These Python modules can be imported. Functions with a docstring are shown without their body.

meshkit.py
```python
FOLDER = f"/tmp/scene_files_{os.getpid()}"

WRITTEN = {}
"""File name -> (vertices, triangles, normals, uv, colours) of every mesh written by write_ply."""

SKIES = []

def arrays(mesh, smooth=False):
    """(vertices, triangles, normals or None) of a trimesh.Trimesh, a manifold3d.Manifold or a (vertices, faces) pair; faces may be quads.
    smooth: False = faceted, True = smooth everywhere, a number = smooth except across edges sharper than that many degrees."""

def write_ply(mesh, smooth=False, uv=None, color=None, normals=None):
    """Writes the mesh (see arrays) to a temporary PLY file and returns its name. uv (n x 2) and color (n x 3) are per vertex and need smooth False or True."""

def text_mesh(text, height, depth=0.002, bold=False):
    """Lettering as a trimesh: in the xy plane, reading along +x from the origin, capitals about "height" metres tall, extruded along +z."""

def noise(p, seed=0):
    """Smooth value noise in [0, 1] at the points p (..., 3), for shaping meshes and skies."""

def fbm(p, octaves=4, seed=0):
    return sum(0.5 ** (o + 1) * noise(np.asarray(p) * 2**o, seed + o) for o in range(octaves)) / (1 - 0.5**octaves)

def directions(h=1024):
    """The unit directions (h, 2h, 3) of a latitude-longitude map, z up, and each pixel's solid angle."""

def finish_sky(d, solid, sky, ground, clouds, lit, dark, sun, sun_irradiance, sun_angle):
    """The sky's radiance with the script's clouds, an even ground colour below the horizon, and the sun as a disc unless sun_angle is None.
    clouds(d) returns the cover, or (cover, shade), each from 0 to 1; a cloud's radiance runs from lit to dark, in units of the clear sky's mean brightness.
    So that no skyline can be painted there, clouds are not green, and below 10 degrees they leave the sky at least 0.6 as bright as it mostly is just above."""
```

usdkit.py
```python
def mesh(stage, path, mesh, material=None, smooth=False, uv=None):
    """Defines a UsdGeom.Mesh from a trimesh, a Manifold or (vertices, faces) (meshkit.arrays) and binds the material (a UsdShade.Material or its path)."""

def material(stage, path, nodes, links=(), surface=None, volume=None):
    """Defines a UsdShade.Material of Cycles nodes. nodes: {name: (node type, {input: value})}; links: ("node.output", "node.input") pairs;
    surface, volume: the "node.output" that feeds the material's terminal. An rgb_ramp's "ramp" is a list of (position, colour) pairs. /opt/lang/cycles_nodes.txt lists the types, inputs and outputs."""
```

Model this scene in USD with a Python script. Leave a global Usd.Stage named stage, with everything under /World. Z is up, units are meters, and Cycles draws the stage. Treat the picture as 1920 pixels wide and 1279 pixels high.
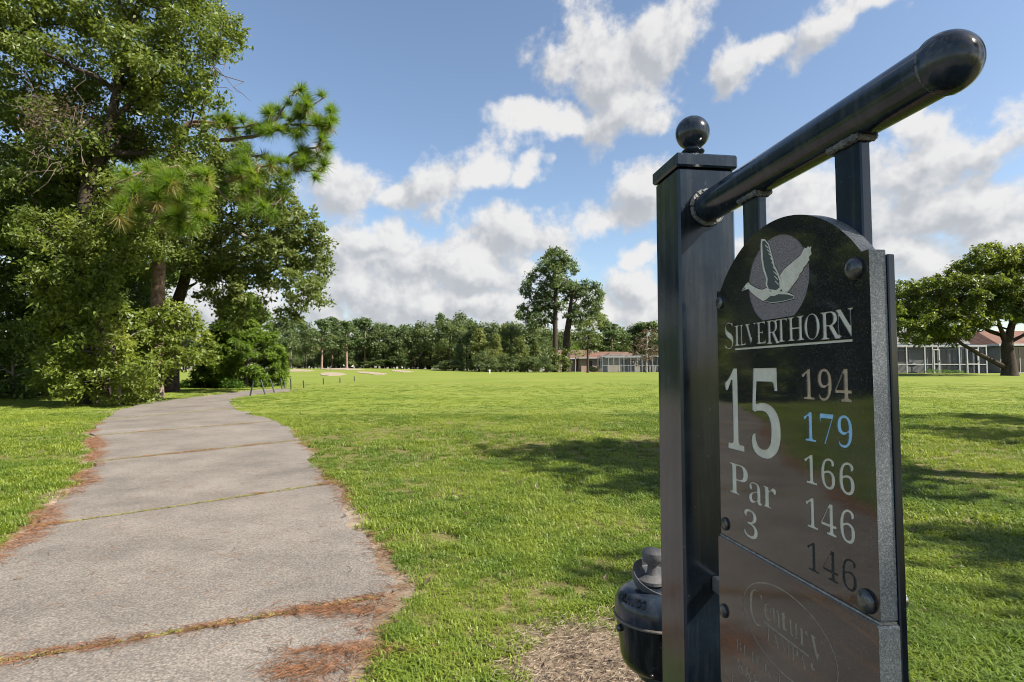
import math
import numpy as np
import trimesh
import shapely
import shapely.geometry as sg
from shapely import affinity
from shapely.ops import unary_union
import manifold3d as m3
import usdkit
import meshkit
from pxr import Gf, Sdf, Usd, UsdGeom, UsdLux, UsdShade, Vt

stage = Usd.Stage.CreateInMemory()
UsdGeom.SetStageUpAxis(stage, "Z")
UsdGeom.SetStageMetersPerUnit(stage, 1.0)
UsdGeom.Xform.Define(stage, "/World")
UsdGeom.Scope.Define(stage, "/World/Looks")

# ------------------------------------------------------------------ camera, sky, sun, exposure
EYE = 1.30                      # metres above the lawn at the sign
FPX, PITCH = 1099.8, 0.0534     # focal length in pixels of the 1920 wide frame, upward tilt
EXPOSURE = 1.72
SUN_AZ, SUN_EL = math.radians(112.0), math.radians(41.0)   # azimuth clockwise from +y
SUN_INTENSITY, SKY_STRENGTH = 1.25, 0.058
cam = UsdGeom.Camera.Define(stage, "/World/camera")
cam.CreateHorizontalApertureAttr(36.0)
cam.CreateVerticalApertureAttr(36.0 * 682 / 1024)
cam.CreateFocalLengthAttr(FPX * 36.0 / 1920)
cam.CreateClippingRangeAttr(Gf.Vec2f(0.05, 20000))
cam.CreateExposureAttr(EXPOSURE)
cam.AddTranslateOp().Set(Gf.Vec3d(0, 0, EYE))
cam.AddRotateXOp().Set(90 + math.degrees(PITCH))

sun_dir = np.array([math.cos(SUN_EL) * math.sin(SUN_AZ), math.cos(SUN_EL) * math.cos(SUN_AZ), math.sin(SUN_EL)])
sun = UsdLux.DistantLight.Define(stage, "/World/sun")
sun.CreateIntensityAttr(SUN_INTENSITY)
sun.CreateAngleAttr(0.53)
sun.CreateNormalizeAttr(True)
sun.CreateColorAttr(Gf.Vec3f(1.0, 0.93, 0.82))
_z = Gf.Vec3d(*map(float, sun_dir))
_q = Gf.Rotation(Gf.Vec3d(0, 0, 1), _z)
sun.AddTransformOp().Set(Gf.Matrix4d().SetRotate(_q))


def ray(u, v):
    """Direction from the eye through a point of the 1920 x 1279 photograph."""
    d = np.array([(u - 960) / FPX, math.cos(PITCH) - (639.5 - v) / FPX * math.sin(PITCH), math.sin(PITCH) + (639.5 - v) / FPX * math.cos(PITCH)])
    return d


def azel(u, v):
    d = ray(u, v)
    d = d / np.linalg.norm(d)
    return math.atan2(d[0], d[1]), math.asin(d[2])


# clouds: (u, v, half width, half height, tilt degrees, weight) in directions seen from the eye
CLOUDS = [
    (1070, 95, 62, 50, -20), (1150, 125, 95, 80, 0), (1235, 60, 90, 60, -25), (1170, 200, 75, 45, -25), (1040, 232, 95, 28, -8),
    (1392, 128, 58, 40, -35), (1452, 92, 46, 30, -30), (1545, 40, 74, 40, -20), (1620, 8, 60, 28, -10),
    (655, 345, 75, 40, 5), (740, 362, 70, 30, 0), (815, 345, 75, 40, -18), (900, 305, 75, 34, -25), (985, 318, 30, 20, 0),
    (725, 455, 75, 38, 10), (650, 480, 60, 50, 0), (790, 505, 130, 50, 5), (900, 520, 120, 45, 0), (700, 560, 150, 60, 0), (880, 580, 170, 45, 0),
    (970, 437, 85, 40, 0), (900, 470, 70, 30, 0), (1150, 395, 55, 32, -25), (1205, 355, 50, 40, -25), (1195, 475, 34, 26, 0), (1185, 540, 60, 45, -10), (1210, 590, 90, 40, 0), (1090, 590, 150, 34, 0),
    (1500, 380, 130, 60, 0), (1740, 300, 110, 55, 10), (1860, 270, 90, 40, -15), (1790, 390, 150, 60, 0), (1700, 480, 150, 50, 0), (1900, 440, 120, 50, 0), (1420, 500, 90, 45, 0),
    (1690, 255, 28, 28, 0),
    (330, 570, 300, 60, 0),
]


def make_sky():
    nodes, links = {}, []

    def n(kind, **kw):
        name = f"n{len(nodes)}"
        ins, wires = {}, []
        for k, val in kw.items():
            if isinstance(val, str) and "." in val and val.split(".")[0] in nodes:
                wires.append((val, k))
            else:
                ins[k] = val
        nodes[name] = (kind, ins)
        for a, k in wires:
            links.append((a, f"{name}.{k}"))
        return name

    def m(op, a, b=0.0, c=0.0):
        return n("math", math_type=op, value1=a, value2=b, value3=c) + ".value"

    tc = n("texture_coordinate")
    xyz = n("separate_xyz", vector=tc + ".generated")
    az = m("arctan2", xyz + ".x", xyz + ".y")
    el = m("arcsine", xyz + ".z")
    flat = n("combine_xyz", x=az, y=el, z=0.0) + ".vector"

    # ragged coordinates, shared by both looks at the clouds
    w = n("noise_texture", vector=flat, scale=9.0, detail=3.0, roughness=0.55)
    w2 = n("vector_math", math_type="multiply_add", vector1=w + ".color", vector2=(0.12, 0.12, 0.0), vector3=(-0.06, -0.06, 0.0)) + ".vector"
    # fair-weather cumulus over the rest of the sky, where the picture does not look
    g = n("noise_texture", vector=flat, scale=3.2, detail=2.0, roughness=0.5)
    out = n("map_range", value=m("absolute", m("subtract", az, -0.02)), from_min=0.80, from_max=1.1, to_min=0.0, to_max=1.0, clamp=True) + ".result"
    hi = n("map_range", value=el, from_min=0.60, from_max=0.8, to_min=0.0, to_max=1.0, clamp=True) + ".result"
    out = m("maximum", out, hi)
    dg = m("multiply_add", m("subtract", 0.60, g + ".fac"), 7.0, 0.6)
    dg = m("maximum", m("add", dg, m("multiply", m("subtract", 1.0, out), 3.0)), 0.1)
    C, Sn = math.cos(math.radians(25)), math.sin(math.radians(25))

    def density(shift, detail, least=0):
        # the union of the cloud banks, then billows
        q = n("vector_math", math_type="add", vector1=flat, vector2=shift) + ".vector" if any(shift) else flat
        qq = n("vector_math", math_type="add", vector1=q, vector2=w2) + ".vector"
        qx = n("vector_math", math_type="dot_product", vector1=qq, vector2=(C, Sn, 0)) + ".value"
        qy = n("vector_math", math_type="dot_product", vector1=qq, vector2=(-Sn, C, 0)) + ".value"
        frames = {0: qq, 1: n("combine_xyz", x=qx, y=qy, z=0.0) + ".vector"}
        d = None
        for (u, v, hw, hh, tilt) in CLOUDS:
            if hh < least:
                continue
            a0, e0 = azel(u, v)
            aw = (azel(u + hw, v)[0] - azel(u - hw, v)[0]) / 2 * 1.32
            eh = (azel(u, v - hh)[1] - azel(u, v + hh)[1]) / 2 * 1.32
            k = 1 if tilt < -12 else 0
            x0, y0 = (C * a0 + Sn * e0, -Sn * a0 + C * e0) if k else (a0, e0)
            mp = n("vector_math", math_type="multiply_add", vector1=frames[k], vector2=(1 / aw, 1 / eh, 0.0), vector3=(-x0 / aw, -y0 / eh, 0.0))
            ln = n("vector_math", math_type="length", vector1=mp + ".vector") + ".value"
            d = ln if d is None else m("smoothmin", d, ln, 0.16)
        d = m("minimum", d, dg)
        b = n("noise_texture", vector=q, scale=15.0, detail=detail, roughness=0.6, lacunarity=2.1)
        return m("add", m("subtract", 1.0, d), m("multiply", m("subtract", b + ".fac", 0.5), 2.1))

    h0 = density((0.0, 0.0, 0.0), 6.0)
    h1 = density((0.016, 0.020, 0.0), 3.0, 38)
    cover = n("map_range", range_type="smoothstep", value=h0, from_min=-0.20, from_max=0.46, to_min=0.0, to_max=1.0, clamp=True) + ".result"
    lit = n("map_range", value=m("subtract", h0, h1), from_min=-0.30, from_max=0.42, to_min=0.0, to_max=1.0, clamp=True) + ".result"
    thick = n("map_range", value=h1, from_min=0.1, from_max=1.3, to_min=1.0, to_max=0.35, clamp=True) + ".result"
    lit = m("multiply_add", lit, 0.62, m("multiply", thick, 0.38))
    body = n("mix", mix_type="mix", fac=lit, color1=(2.25, 2.4, 2.65), color2=(4.55, 4.5, 4.45)) + ".color"
    sky = n("sky_texture", sky_type="single_scattering", sun_disc=False, sun_elevation=SUN_EL, sun_rotation=SUN_AZ, altitude=20.0, air_density=1.0, aerosol_density=1.0, ozone_density=1.0)
    vis = n("map_range", value=el, from_min=-0.01, from_max=0.02, to_min=0.0, to_max=1.0, clamp=True) + ".result"
    fac = m("multiply", m("multiply", cover, 0.96), vis)
    mixed = n("mix", mix_type="mix", fac=fac, color1=sky + ".color", color2=body) + ".color"
    bg = n("background_shader", color=mixed, strength=SKY_STRENGTH)
    return usdkit.material(stage, "/World/Looks/sky_look", nodes, links, surface=bg + ".background")


dome = UsdLux.DomeLight.Define(stage, "/World/sky")
UsdShade.MaterialBindingAPI.Apply(dome.GetPrim()).Bind(make_sky())
dome.GetPrim().SetCustomDataByKey("kind", "structure")

# ------------------------------------------------------------------ helpers
_names = {}


def numbered(parent, name):
    k = _names.get((parent, name), 0)
    _names[(parent, name)] = k + 1
    return f"{parent}/{name}" if k == 0 else f"{parent}/{name}_{k:03d}"


def tag(prim, label=None, category=None, group=None, kind=None):
    for key, val in (("label", label), ("category", category), ("group", group), ("kind", kind)):
        if val:
            prim.SetCustomDataByKey(key, val)


def thing(name, label=None, category=None, loc=(0, 0, 0), rotz=0.0, group=None, kind=None, scale=None):
    path = numbered("/World", name)
    x = UsdGeom.Xform.Define(stage, path)
    x.AddTranslateOp().Set(Gf.Vec3d(*map(float, loc)))
    if rotz:
        x.AddRotateZOp().Set(math.degrees(rotz))
    if scale is not None:
        x.AddScaleOp().Set(Gf.Vec3f(*map(float, scale)))
    tag(x.GetPrim(), label, category, group, kind)
    return path


def part(parent, name, mesh, mat, smooth=False, label=None, kind=None):
    path = numbered(parent, name)
    p = usdkit.mesh(stage, path, mesh, mat, smooth=smooth)
    tag(p.GetPrim(), label=label, kind=kind)
    return path


def copy_of(proto_path, name, label, category, loc, rotz=0.0, scale=(1, 1, 1), group=None):
    path = thing(name, label, category, loc, rotz, group, scale=scale)
    pr = stage.GetPrimAtPath(path)
    pr.GetReferences().AddInternalReference(proto_path)
    pr.SetInstanceable(True)
    return path


def klass(name):
    path = f"/World/{name}"
    stage.CreateClassPrim(path)
    return path


def cat(meshes):
    vs, fs, k = [], [], 0
    for mm in meshes:
        v, f, _ = meshkit.arrays(mm)
        vs.append(v)
        fs.append(np.asarray(f) + k)
        k += len(v)
    return (np.vstack(vs), np.vstack(fs))


def box(x0, x1, y0, y1, z0, z1, bevel=0.0):
    if bevel <= 0:
        m = trimesh.creation.box([x1 - x0, y1 - y0, z1 - z0])
        m.apply_translation([(x0 + x1) / 2, (y0 + y1) / 2, (z0 + z1) / 2])
        return m
    b = bevel
    pts = []
    for sx, sy, sz in np.ndindex(2, 2, 2):
        X, Y, Z = (x0, x1)[sx], (y0, y1)[sy], (z0, z1)[sz]
        ix, iy, iz = (b if sx == 0 else -b), (b if sy == 0 else -b), (b if sz == 0 else -b)
        pts += [(X + ix, Y + iy, Z), (X + ix, Y, Z + iz), (X, Y + iy, Z + iz)]
    return trimesh.convex.convex_hull(np.array(pts))


def tube(points, radii, sides=8, cap=True):
    """A tapered tube along a polyline, as (vertices, faces)."""
    P = np.asarray(points, float)
    R = np.broadcast_to(np.asarray(radii, float), (len(P),))
    T = np.gradient(P, axis=0)
    T /= np.linalg.norm(T, axis=1, keepdims=True) + 1e-12
    ref = np.array([0.0, 0, 1]) if abs(T[:, 2]).mean() < 0.8 else np.array([1.0, 0, 0])
    U = np.cross(ref, T)
    U /= np.linalg.norm(U, axis=1, keepdims=True) + 1e-12
    W = np.cross(T, U)
    a = np.arange(sides) / sides * 2 * np.pi
    ring = P[:, None] + R[:, None, None] * (np.cos(a)[None, :, None] * U[:, None] + np.sin(a)[None, :, None] * W[:, None])
    v = ring.reshape(-1, 3)
    i, j = np.meshgrid(np.arange(len(P) - 1), np.arange(sides), indexing="ij")
    a0, a1 = i * sides + j, i * sides + (j + 1) % sides
    b0, b1 = a0 + sides, a1 + sides
    f = np.concatenate([np.stack([a0, a1, b1], -1).reshape(-1, 3), np.stack([a0, b1, b0], -1).reshape(-1, 3)])
    if cap:
        n = len(v)
        v = np.vstack([v, P[:1], P[-1:]])
        k = np.arange(sides)
        f = np.vstack([f, np.stack([np.full(sides, n), (k + 1) % sides, k], 1), np.stack([np.full(sides, n + 1), n - sides + k, n - sides + (k + 1) % sides], 1)])
    return v, f


def lathe(profile, sides=40):
    return trimesh.creation.revolve(np.array(profile, float), sections=sides)


def smoothstep(a, b, x):
    t = np.clip((x - a) / (b - a), 0, 1)
    return t * t * (3 - 2 * t)


def look(name, nodes, links=(), surface="p.BSDF"):
    return usdkit.material(stage, f"/World/Looks/{name}", nodes, links, surface=surface)


def rough_look(name, c1, c2, scale=6.0, rough=0.8, bump=0.0, bump_scale=60.0, detail=5.0, spec=0.3, metallic=0.0, space="geometry", coat=0.0):
    """A surface whose colour wanders between two tones and that has a fine relief."""
    src = "g.position" if space == "geometry" else "t.object"
    nodes = {"g": ("geometry", {}), "t": ("texture_coordinate", {}), "n": ("noise_texture", {"scale": scale, "detail": detail, "roughness": 0.6}), "r": ("rgb_ramp", {"ramp": [(0.3, c1), (0.7, c2)]}),
             "p": ("principled_bsdf", {"roughness": rough, "specular_ior_level": spec, "metallic": metallic, "coat_weight": coat})}
    links = [(src, "n.vector"), ("n.fac", "r.fac"), ("r.color", "p.base_color")]
    if bump:
        nodes["n2"] = ("noise_texture", {"scale": bump_scale, "detail": 4.0})
        nodes["b"] = ("bump", {"strength": bump, "distance": 0.01})
        links += [(src, "n2.vector"), ("n2.fac", "b.height"), ("b.normal", "p.normal")]
    return look(name, nodes, links)


def leaf_look(name, dark, light, odd=None, translucent=0.45, rough=0.45, patch_scale=0.5, odd_share=0.06, spec=0.35):
    """Leaves: every leaf has its own tone, whole sprays drift between the two colours, and light passes through."""
    nodes = {
        "g": ("geometry", {}), "n": ("noise_texture", {"scale": patch_scale, "detail": 3.0}),
        "a": ("math", {"math_type": "multiply_add", "value2": 0.55, "value3": -0.27}), "s": ("math", {"math_type": "add", "use_clamp": True}),
        "r": ("rgb_ramp", {"ramp": [(0.25, dark), (0.75, light)]}),
        "lt": ("math", {"math_type": "less_than", "value2": odd_share}), "w": ("white_noise_texture", {"dimensions": "1D"}),
        "o": ("mix", {"mix_type": "mix", "color2": odd or light}),
        "h": ("hsv", {"saturation": 1.08, "value": 1.75, "hue": 0.49, "fac": 1.0}),
        "p": ("principled_bsdf", {"roughness": rough, "specular_ior_level": spec}),
        "tr": ("translucent_bsdf", {}), "m": ("mix_closure", {"fac": translucent}),
    }
    links = [("g.position", "n.vector"), ("g.random_per_island", "a.value1"), ("a.value", "s.value1"), ("n.fac", "s.value2"), ("s.value", "r.fac"), ("g.random_per_island", "w.w"), ("w.value", "lt.value1"),
             ("lt.value", "o.fac"), ("r.color", "o.color1"), ("o.color", "p.base_color"), ("o.color", "h.color"), ("h.color", "tr.color"), ("p.BSDF", "m.closure1"), ("tr.BSDF", "m.closure2")]
    return look(name, nodes, links, surface="m.closure")


def fill_polygon_pts(rng, poly, n):
    x0, y0, x1, y1 = poly.bounds
    out = np.zeros((0, 2))
    while len(out) < n:
        p = rng.uniform((x0, y0), (x1, y1), (max(n * 2, 50), 2))
        out = np.vstack([out, p[shapely.contains_xy(poly, p[:, 0], p[:, 1])]])
    return out[:n]

# ------------------------------------------------------------------ terrain
_TY = np.array([-3000, 0, 4, 8, 12, 20, 30, 45, 65, 90, 130, 3000.0])
_TZ = np.array([0, 0, 0, 0.12, 0.25, 0.47, 0.70, 0.95, 1.17, 1.32, 1.38, 1.40])
from scipy.interpolate import PchipInterpolator
_terr = PchipInterpolator(_TY, _TZ)


def terrain(x, y):
    x, y = np.asarray(x, float), np.asarray(y, float)
    z = _terr(y)
    z = z + 0.75 * np.exp(-(((x + 30) / 26) ** 2 + ((y - 104) / 24) ** 2))          # the putting green's mound
    z = z + 0.22 * smoothstep(30, 52, y) * smoothstep(12, 30, x) * (1 - smoothstep(70, 100, y))   # house pads on the right
    return z


def on_ground(u, v, far=400.0):
    """Where the line of sight through a point of the photograph meets the terrain."""
    d = ray(u, v)
    t = np.geomspace(0.8, far, 4000)
    gap = EYE + d[2] * t - terrain(d[0] * t, d[1] * t)
    k = np.argmax(gap < 0) if (gap < 0).any() else len(t) - 1
    a, b = t[max(k - 1, 0)], t[k]
    for _ in range(40):
        c = (a + b) / 2
        if EYE + d[2] * c - float(terrain(d[0] * c, d[1] * c)) < 0:
            b = c
        else:
            a = c
    return np.array([d[0] * b, d[1] * b])


def along(u, y):
    """x of the photograph's column u at distance y, at eye level."""
    return (u - 960) / FPX * y * math.cos(PITCH)


def foot(u, y):
    x = along(u, y)
    return np.array([x, y, float(terrain(x, y))])


def sight(u, v, y):
    """The point at distance y on the line of sight."""
    d = ray(u, v)
    return np.array([0, 0, EYE]) + d * (y / d[1])


# the cart path's two edges, then its joints
LEFT_PX = [(5, 1035), (60, 985), (120, 935), (158, 892), (178, 855), (176, 815), (190, 790), (232, 766), (300, 753), (365, 745), (430, 738), (462, 733)]
RIGHT_PX = [(700, 1275), (722, 1200), (735, 1130), (702, 1060), (668, 1000), (640, 950), (612, 895), (584, 855), (556, 826), (546, 805), (500, 785), (448, 768), (430, 757), (438, 747), (470, 741), (520, 735)]
LEFT = np.array([(-3.9, -9), (-3.5, -4), (-3.3, 0), (-3.32, 2.2), (-3.45, 3.4)] + [tuple(on_ground(*p)) for p in LEFT_PX])
RIGHT = np.array([(-1.2, -9), (-0.9, -4), (-0.72, 0), (-0.62, 1.6)] + [tuple(on_ground(*p)) for p in RIGHT_PX])
_far_l, _far_r = LEFT[-1].copy(), RIGHT[-1].copy()
_end = on_ground(545, 729)
LEFT = np.vstack([LEFT, on_ground(500, 730.5)[None], _end[None]])
RIGHT = np.vstack([RIGHT, on_ground(550, 732)[None]])


def dense(line, step=0.12):
    L = np.concatenate([[0], np.cumsum(np.linalg.norm(np.diff(line, axis=0), axis=1))])
    s = np.arange(0, L[-1], step)
    c = PchipInterpolator(L, line, axis=0)(s)
    return c


def rough_edge(line, seed, amp):
    c = dense(line)
    t = np.gradient(c, axis=0)
    t /= np.linalg.norm(t, axis=1, keepdims=True)
    nrm = np.stack([-t[:, 1], t[:, 0]], 1)
    q = np.concatenate([c * 1.6, np.zeros((len(c), 1))], 1)
    w = (meshkit.fbm(q, 3, seed) - 0.5) * amp
    return c + nrm * w[:, None]


LEFT_E, RIGHT_E = rough_edge(LEFT, 3, 0.30), rough_edge(RIGHT, 7, 0.34)
PATH_POLY = sg.Polygon(np.vstack([LEFT_E, RIGHT_E[::-1]])).buffer(0)
JOINTS_PX = [((5, 1247), (735, 1118)), ((85, 990), (608, 908)), ((195, 866), (560, 828)), ((222, 814), (520, 790)), ((262, 782), (445, 766))]


def nearest(line, p):
    return int(np.argmin(((line - p) ** 2).sum(1)))


cuts = []
for (pl, pr) in JOINTS_PX:
    a, b = on_ground(*pl), on_ground(*pr)
    d = (b - a) / np.linalg.norm(b - a)
    # carry the joint on to both edges
    ta = (LEFT_E - a) @ np.array([-d[1], d[0]])
    tb = (RIGHT_E - a) @ np.array([-d[1], d[0]])
    il = int(np.argmin(np.abs(ta) + 0.02 * np.linalg.norm(LEFT_E - a, axis=1)))
    ir = int(np.argmin(np.abs(tb) + 0.02 * np.linalg.norm(RIGHT_E - b, axis=1)))
    cuts.append((il, ir))
# one more joint behind the eye and a few beyond the last one that shows
d0 = 3.0
first = (nearest(LEFT_E, np.array([-3.3, 0.2])), nearest(RIGHT_E, np.array([-0.72, -0.25])))
cuts = [(0, 0), (nearest(LEFT_E, np.array([-3.6, -4.5])), nearest(RIGHT_E, np.array([-0.9, -4.3]))), first] + cuts
more = []
il, ir = cuts[-1]
for k in range(12):
    il, ir = il + 24, ir + 24
    if il < len(LEFT_E) - 10 and ir < len(RIGHT_E) - 10:
        more.append((il, nearest(RIGHT_E, LEFT_E[il] + (RIGHT_E[ir] - LEFT_E[il]) * 0 + np.array([2.3, 0.6]))))
more = [c for i, c in enumerate(more) if c[1] > (cuts[-1][1] if i == 0 else more[i - 1][1])]
cuts = cuts + more + [(len(LEFT_E) - 1, len(RIGHT_E) - 1)]

concrete = look("concrete", {
    "g": ("geometry", {}), "n": ("noise_texture", {"scale": 1.3, "detail": 6.0, "roughness": 0.65}),
    "r": ("rgb_ramp", {"ramp": [(0.28, (0.088, 0.079, 0.071)), (0.52, (0.130, 0.118, 0.107)), (0.78, (0.170, 0.156, 0.142))]}),
    "v": ("voronoi_texture", {"scale": 70.0}), "v2": ("voronoi_texture", {"scale": 120.0}),
    "sp": ("rgb_ramp", {"ramp": [(0.0, (1.5, 1.48, 1.44)), (0.22, (1.12, 1.1, 1.08)), (0.5, (0.92, 0.92, 0.92)), (0.75, (0.72, 0.71, 0.70))]}),
    "w": ("white_noise_texture", {"dimensions": "3D"}), "wr": ("rgb_ramp", {"ramp": [(0.0, (0.72, 0.71, 0.70)), (0.5, (1.0, 0.99, 0.98)), (1.0, (1.35, 1.32, 1.28))]}),
    "m1": ("mix", {"mix_type": "multiply", "fac": 0.9}), "m2": ("mix", {"mix_type": "multiply", "fac": 1.0}),
    "b": ("bump", {"strength": 0.55, "distance": 0.004}), "p": ("principled_bsdf", {"roughness": 0.85, "specular_ior_level": 0.25}),
}, [("g.position", "n.vector"), ("n.fac", "r.fac"), ("g.position", "v.vector"), ("g.position", "v2.vector"), ("v.distance", "sp.fac"), ("v2.color", "w.vector"), ("w.value", "wr.fac"), ("r.color", "m1.color1"), ("sp.color", "m1.color2"),
    ("m1.color", "m2.color1"), ("wr.color", "m2.color2"), ("m2.color", "p.base_color"), ("v.distance", "b.height"), ("b.normal", "p.normal")])

path_prim = thing("cart_path", kind="structure")
SLABS = []
for (a, b) in zip(cuts[:-1], cuts[1:]):
    if b[0] <= a[0] + 2 or b[1] <= a[1] + 2:
        continue
    ring = np.vstack([LEFT_E[a[0]:b[0] + 1], RIGHT_E[a[1]:b[1] + 1][::-1]])
    poly = sg.Polygon(ring).buffer(0)
    if poly.is_empty:
        continue
    poly = poly.buffer(-0.016).buffer(-0.03).buffer(0.03)
    if poly.geom_type != "Polygon":
        poly = max(poly.geoms, key=lambda g: g.area)
    SLABS.append(poly)


def drape(poly, lift, thick, step):
    """A slab over the terrain with its top at lift."""
    x0, y0, x1, y1 = poly.bounds
    rngs = np.random.default_rng(5)
    inner = poly.buffer(-step * 0.45)
    gx, gy = np.meshgrid(np.arange(x0, x1, step), np.arange(y0, y1, step))
    pts = np.stack([gx.ravel(), gy.ravel()], 1) + rngs.uniform(-0.15, 0.15, (gx.size, 2)) * step
    pts = pts[shapely.contains_xy(inner, pts[:, 0], pts[:, 1])]
    ring = np.array(poly.exterior.segmentize(step * 0.7).coords[:-1])
    allp = np.vstack([ring, pts])
    from scipy.spatial import Delaunay
    tri = Delaunay(allp).simplices
    c = allp[tri].mean(1)
    tri = tri[shapely.contains_xy(poly, c[:, 0], c[:, 1])]
    e1, e2 = allp[tri[:, 1]] - allp[tri[:, 0]], allp[tri[:, 2]] - allp[tri[:, 0]]
    flip = (e1[:, 0] * e2[:, 1] - e1[:, 1] * e2[:, 0]) < 0
    tri[flip] = tri[flip][:, ::-1]
    z = terrain(allp[:, 0], allp[:, 1]) + lift
    v = np.column_stack([allp, z])
    n = len(ring)
    low = v[:n] - [0, 0, thick]
    ccw = poly.exterior.is_ccw
    k = np.arange(n)
    k2 = (k + 1) % n
    side = np.vstack([np.stack([k, k + len(v), k2 + len(v)], 1), np.stack([k, k2 + len(v), k2], 1)])
    if not ccw:
        side = side[:, ::-1]
    return np.vstack([v, low]), np.vstack([tri, side])


for s in SLABS:
    part(path_prim, "slab", drape(s, 0.012, 0.14, 0.3), concrete, smooth=30)

# the lawn and its soil: one sheet out to the horizon
def stretch(lo, hi, step, far, grow=1.22):
    a = list(np.arange(lo, hi, step))
    d = step
    x = a[-1]
    while x < far:
        d *= grow
        x += d
        a.append(x)
    d, x, left = step, a[0], []
    while x > -far:
        d *= grow
        x -= d
        left.append(x)
    return np.array(left[::-1] + a)


xs, ys = stretch(-7.0, 7.0, 0.10, 2500), stretch(0.5, 13.0, 0.10, 2500)
GX, GY = np.meshgrid(xs, ys)
q = np.stack([GX, GY, np.zeros_like(GX)], -1)
near = np.exp(-((np.hypot(GX, GY - 4) / 14) ** 2))
GZ = terrain(GX, GY) + (meshkit.fbm(q * 2.2, 3, 2) - 0.5) * 0.03 * near
inside = shapely.contains_xy(PATH_POLY.buffer(-0.02), GX.ravel(), GY.ravel()).reshape(GX.shape)
GZ = GZ - 0.035 * inside - 0.005
flatxy = np.stack([GX.ravel(), GY.ravel()], 1)


def edge_dist(xy, line):
    from scipy.spatial import cKDTree
    return cKDTree(line).query(xy)[0]


def bare_right(xy):
    """Worn soil: a strip along the path's right edge, wider where carts run off it."""
    d = edge_dist(xy, RIGHT_E)
    w = meshkit.fbm(np.column_stack([xy * 2.3, np.zeros(len(xy))]), 3, 11)
    wide = 0.05 + 0.11 * np.exp(-(((xy[:, 1] - 5.2) / 1.3) ** 2)) + 0.09 * np.exp(-(((xy[:, 1] - 3.45) / 0.65) ** 2)) + 0.05 * np.exp(-(((xy[:, 1] - 2.4) / 0.5) ** 2))
    wide = wide * (1 - smoothstep(9, 16, xy[:, 1]))
    return smoothstep(1.25, 0.45, d / np.maximum(wide, 1e-3) * (0.55 + 0.9 * w))


def bare_left(xy):
    d = edge_dist(xy, LEFT_E)
    w = meshkit.fbm(np.column_stack([xy * 2.0, np.zeros(len(xy))]), 3, 13)
    return smoothstep(1.2, 0.5, d / 0.10 * (0.5 + w)) * (1 - smoothstep(10, 18, xy[:, 1]))


def dry_amount(xy):
    """The patch of dead straw round the foot of the sign and the ball washer."""
    w = meshkit.fbm(np.column_stack([xy * 3.0, np.zeros(len(xy))]), 4, 17)
    a = smoothstep(1.25, 0.75, np.hypot((xy[:, 0] - 0.55) / 0.62, (xy[:, 1] - 2.35) / 0.80) + (w - 0.5) * 0.9)
    b = smoothstep(1.2, 0.7, np.hypot((xy[:, 0] - 1.42) / 0.42, (xy[:, 1] - 1.95) / 0.55) + (w - 0.5) * 0.8)
    c = smoothstep(1.2, 0.8, np.hypot((xy[:, 0] - 0.5) / 0.6, (xy[:, 1] - 0.7) / 1.0) + (w - 0.5) * 0.6)
    return np.maximum(np.maximum(a, b), c)


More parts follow.
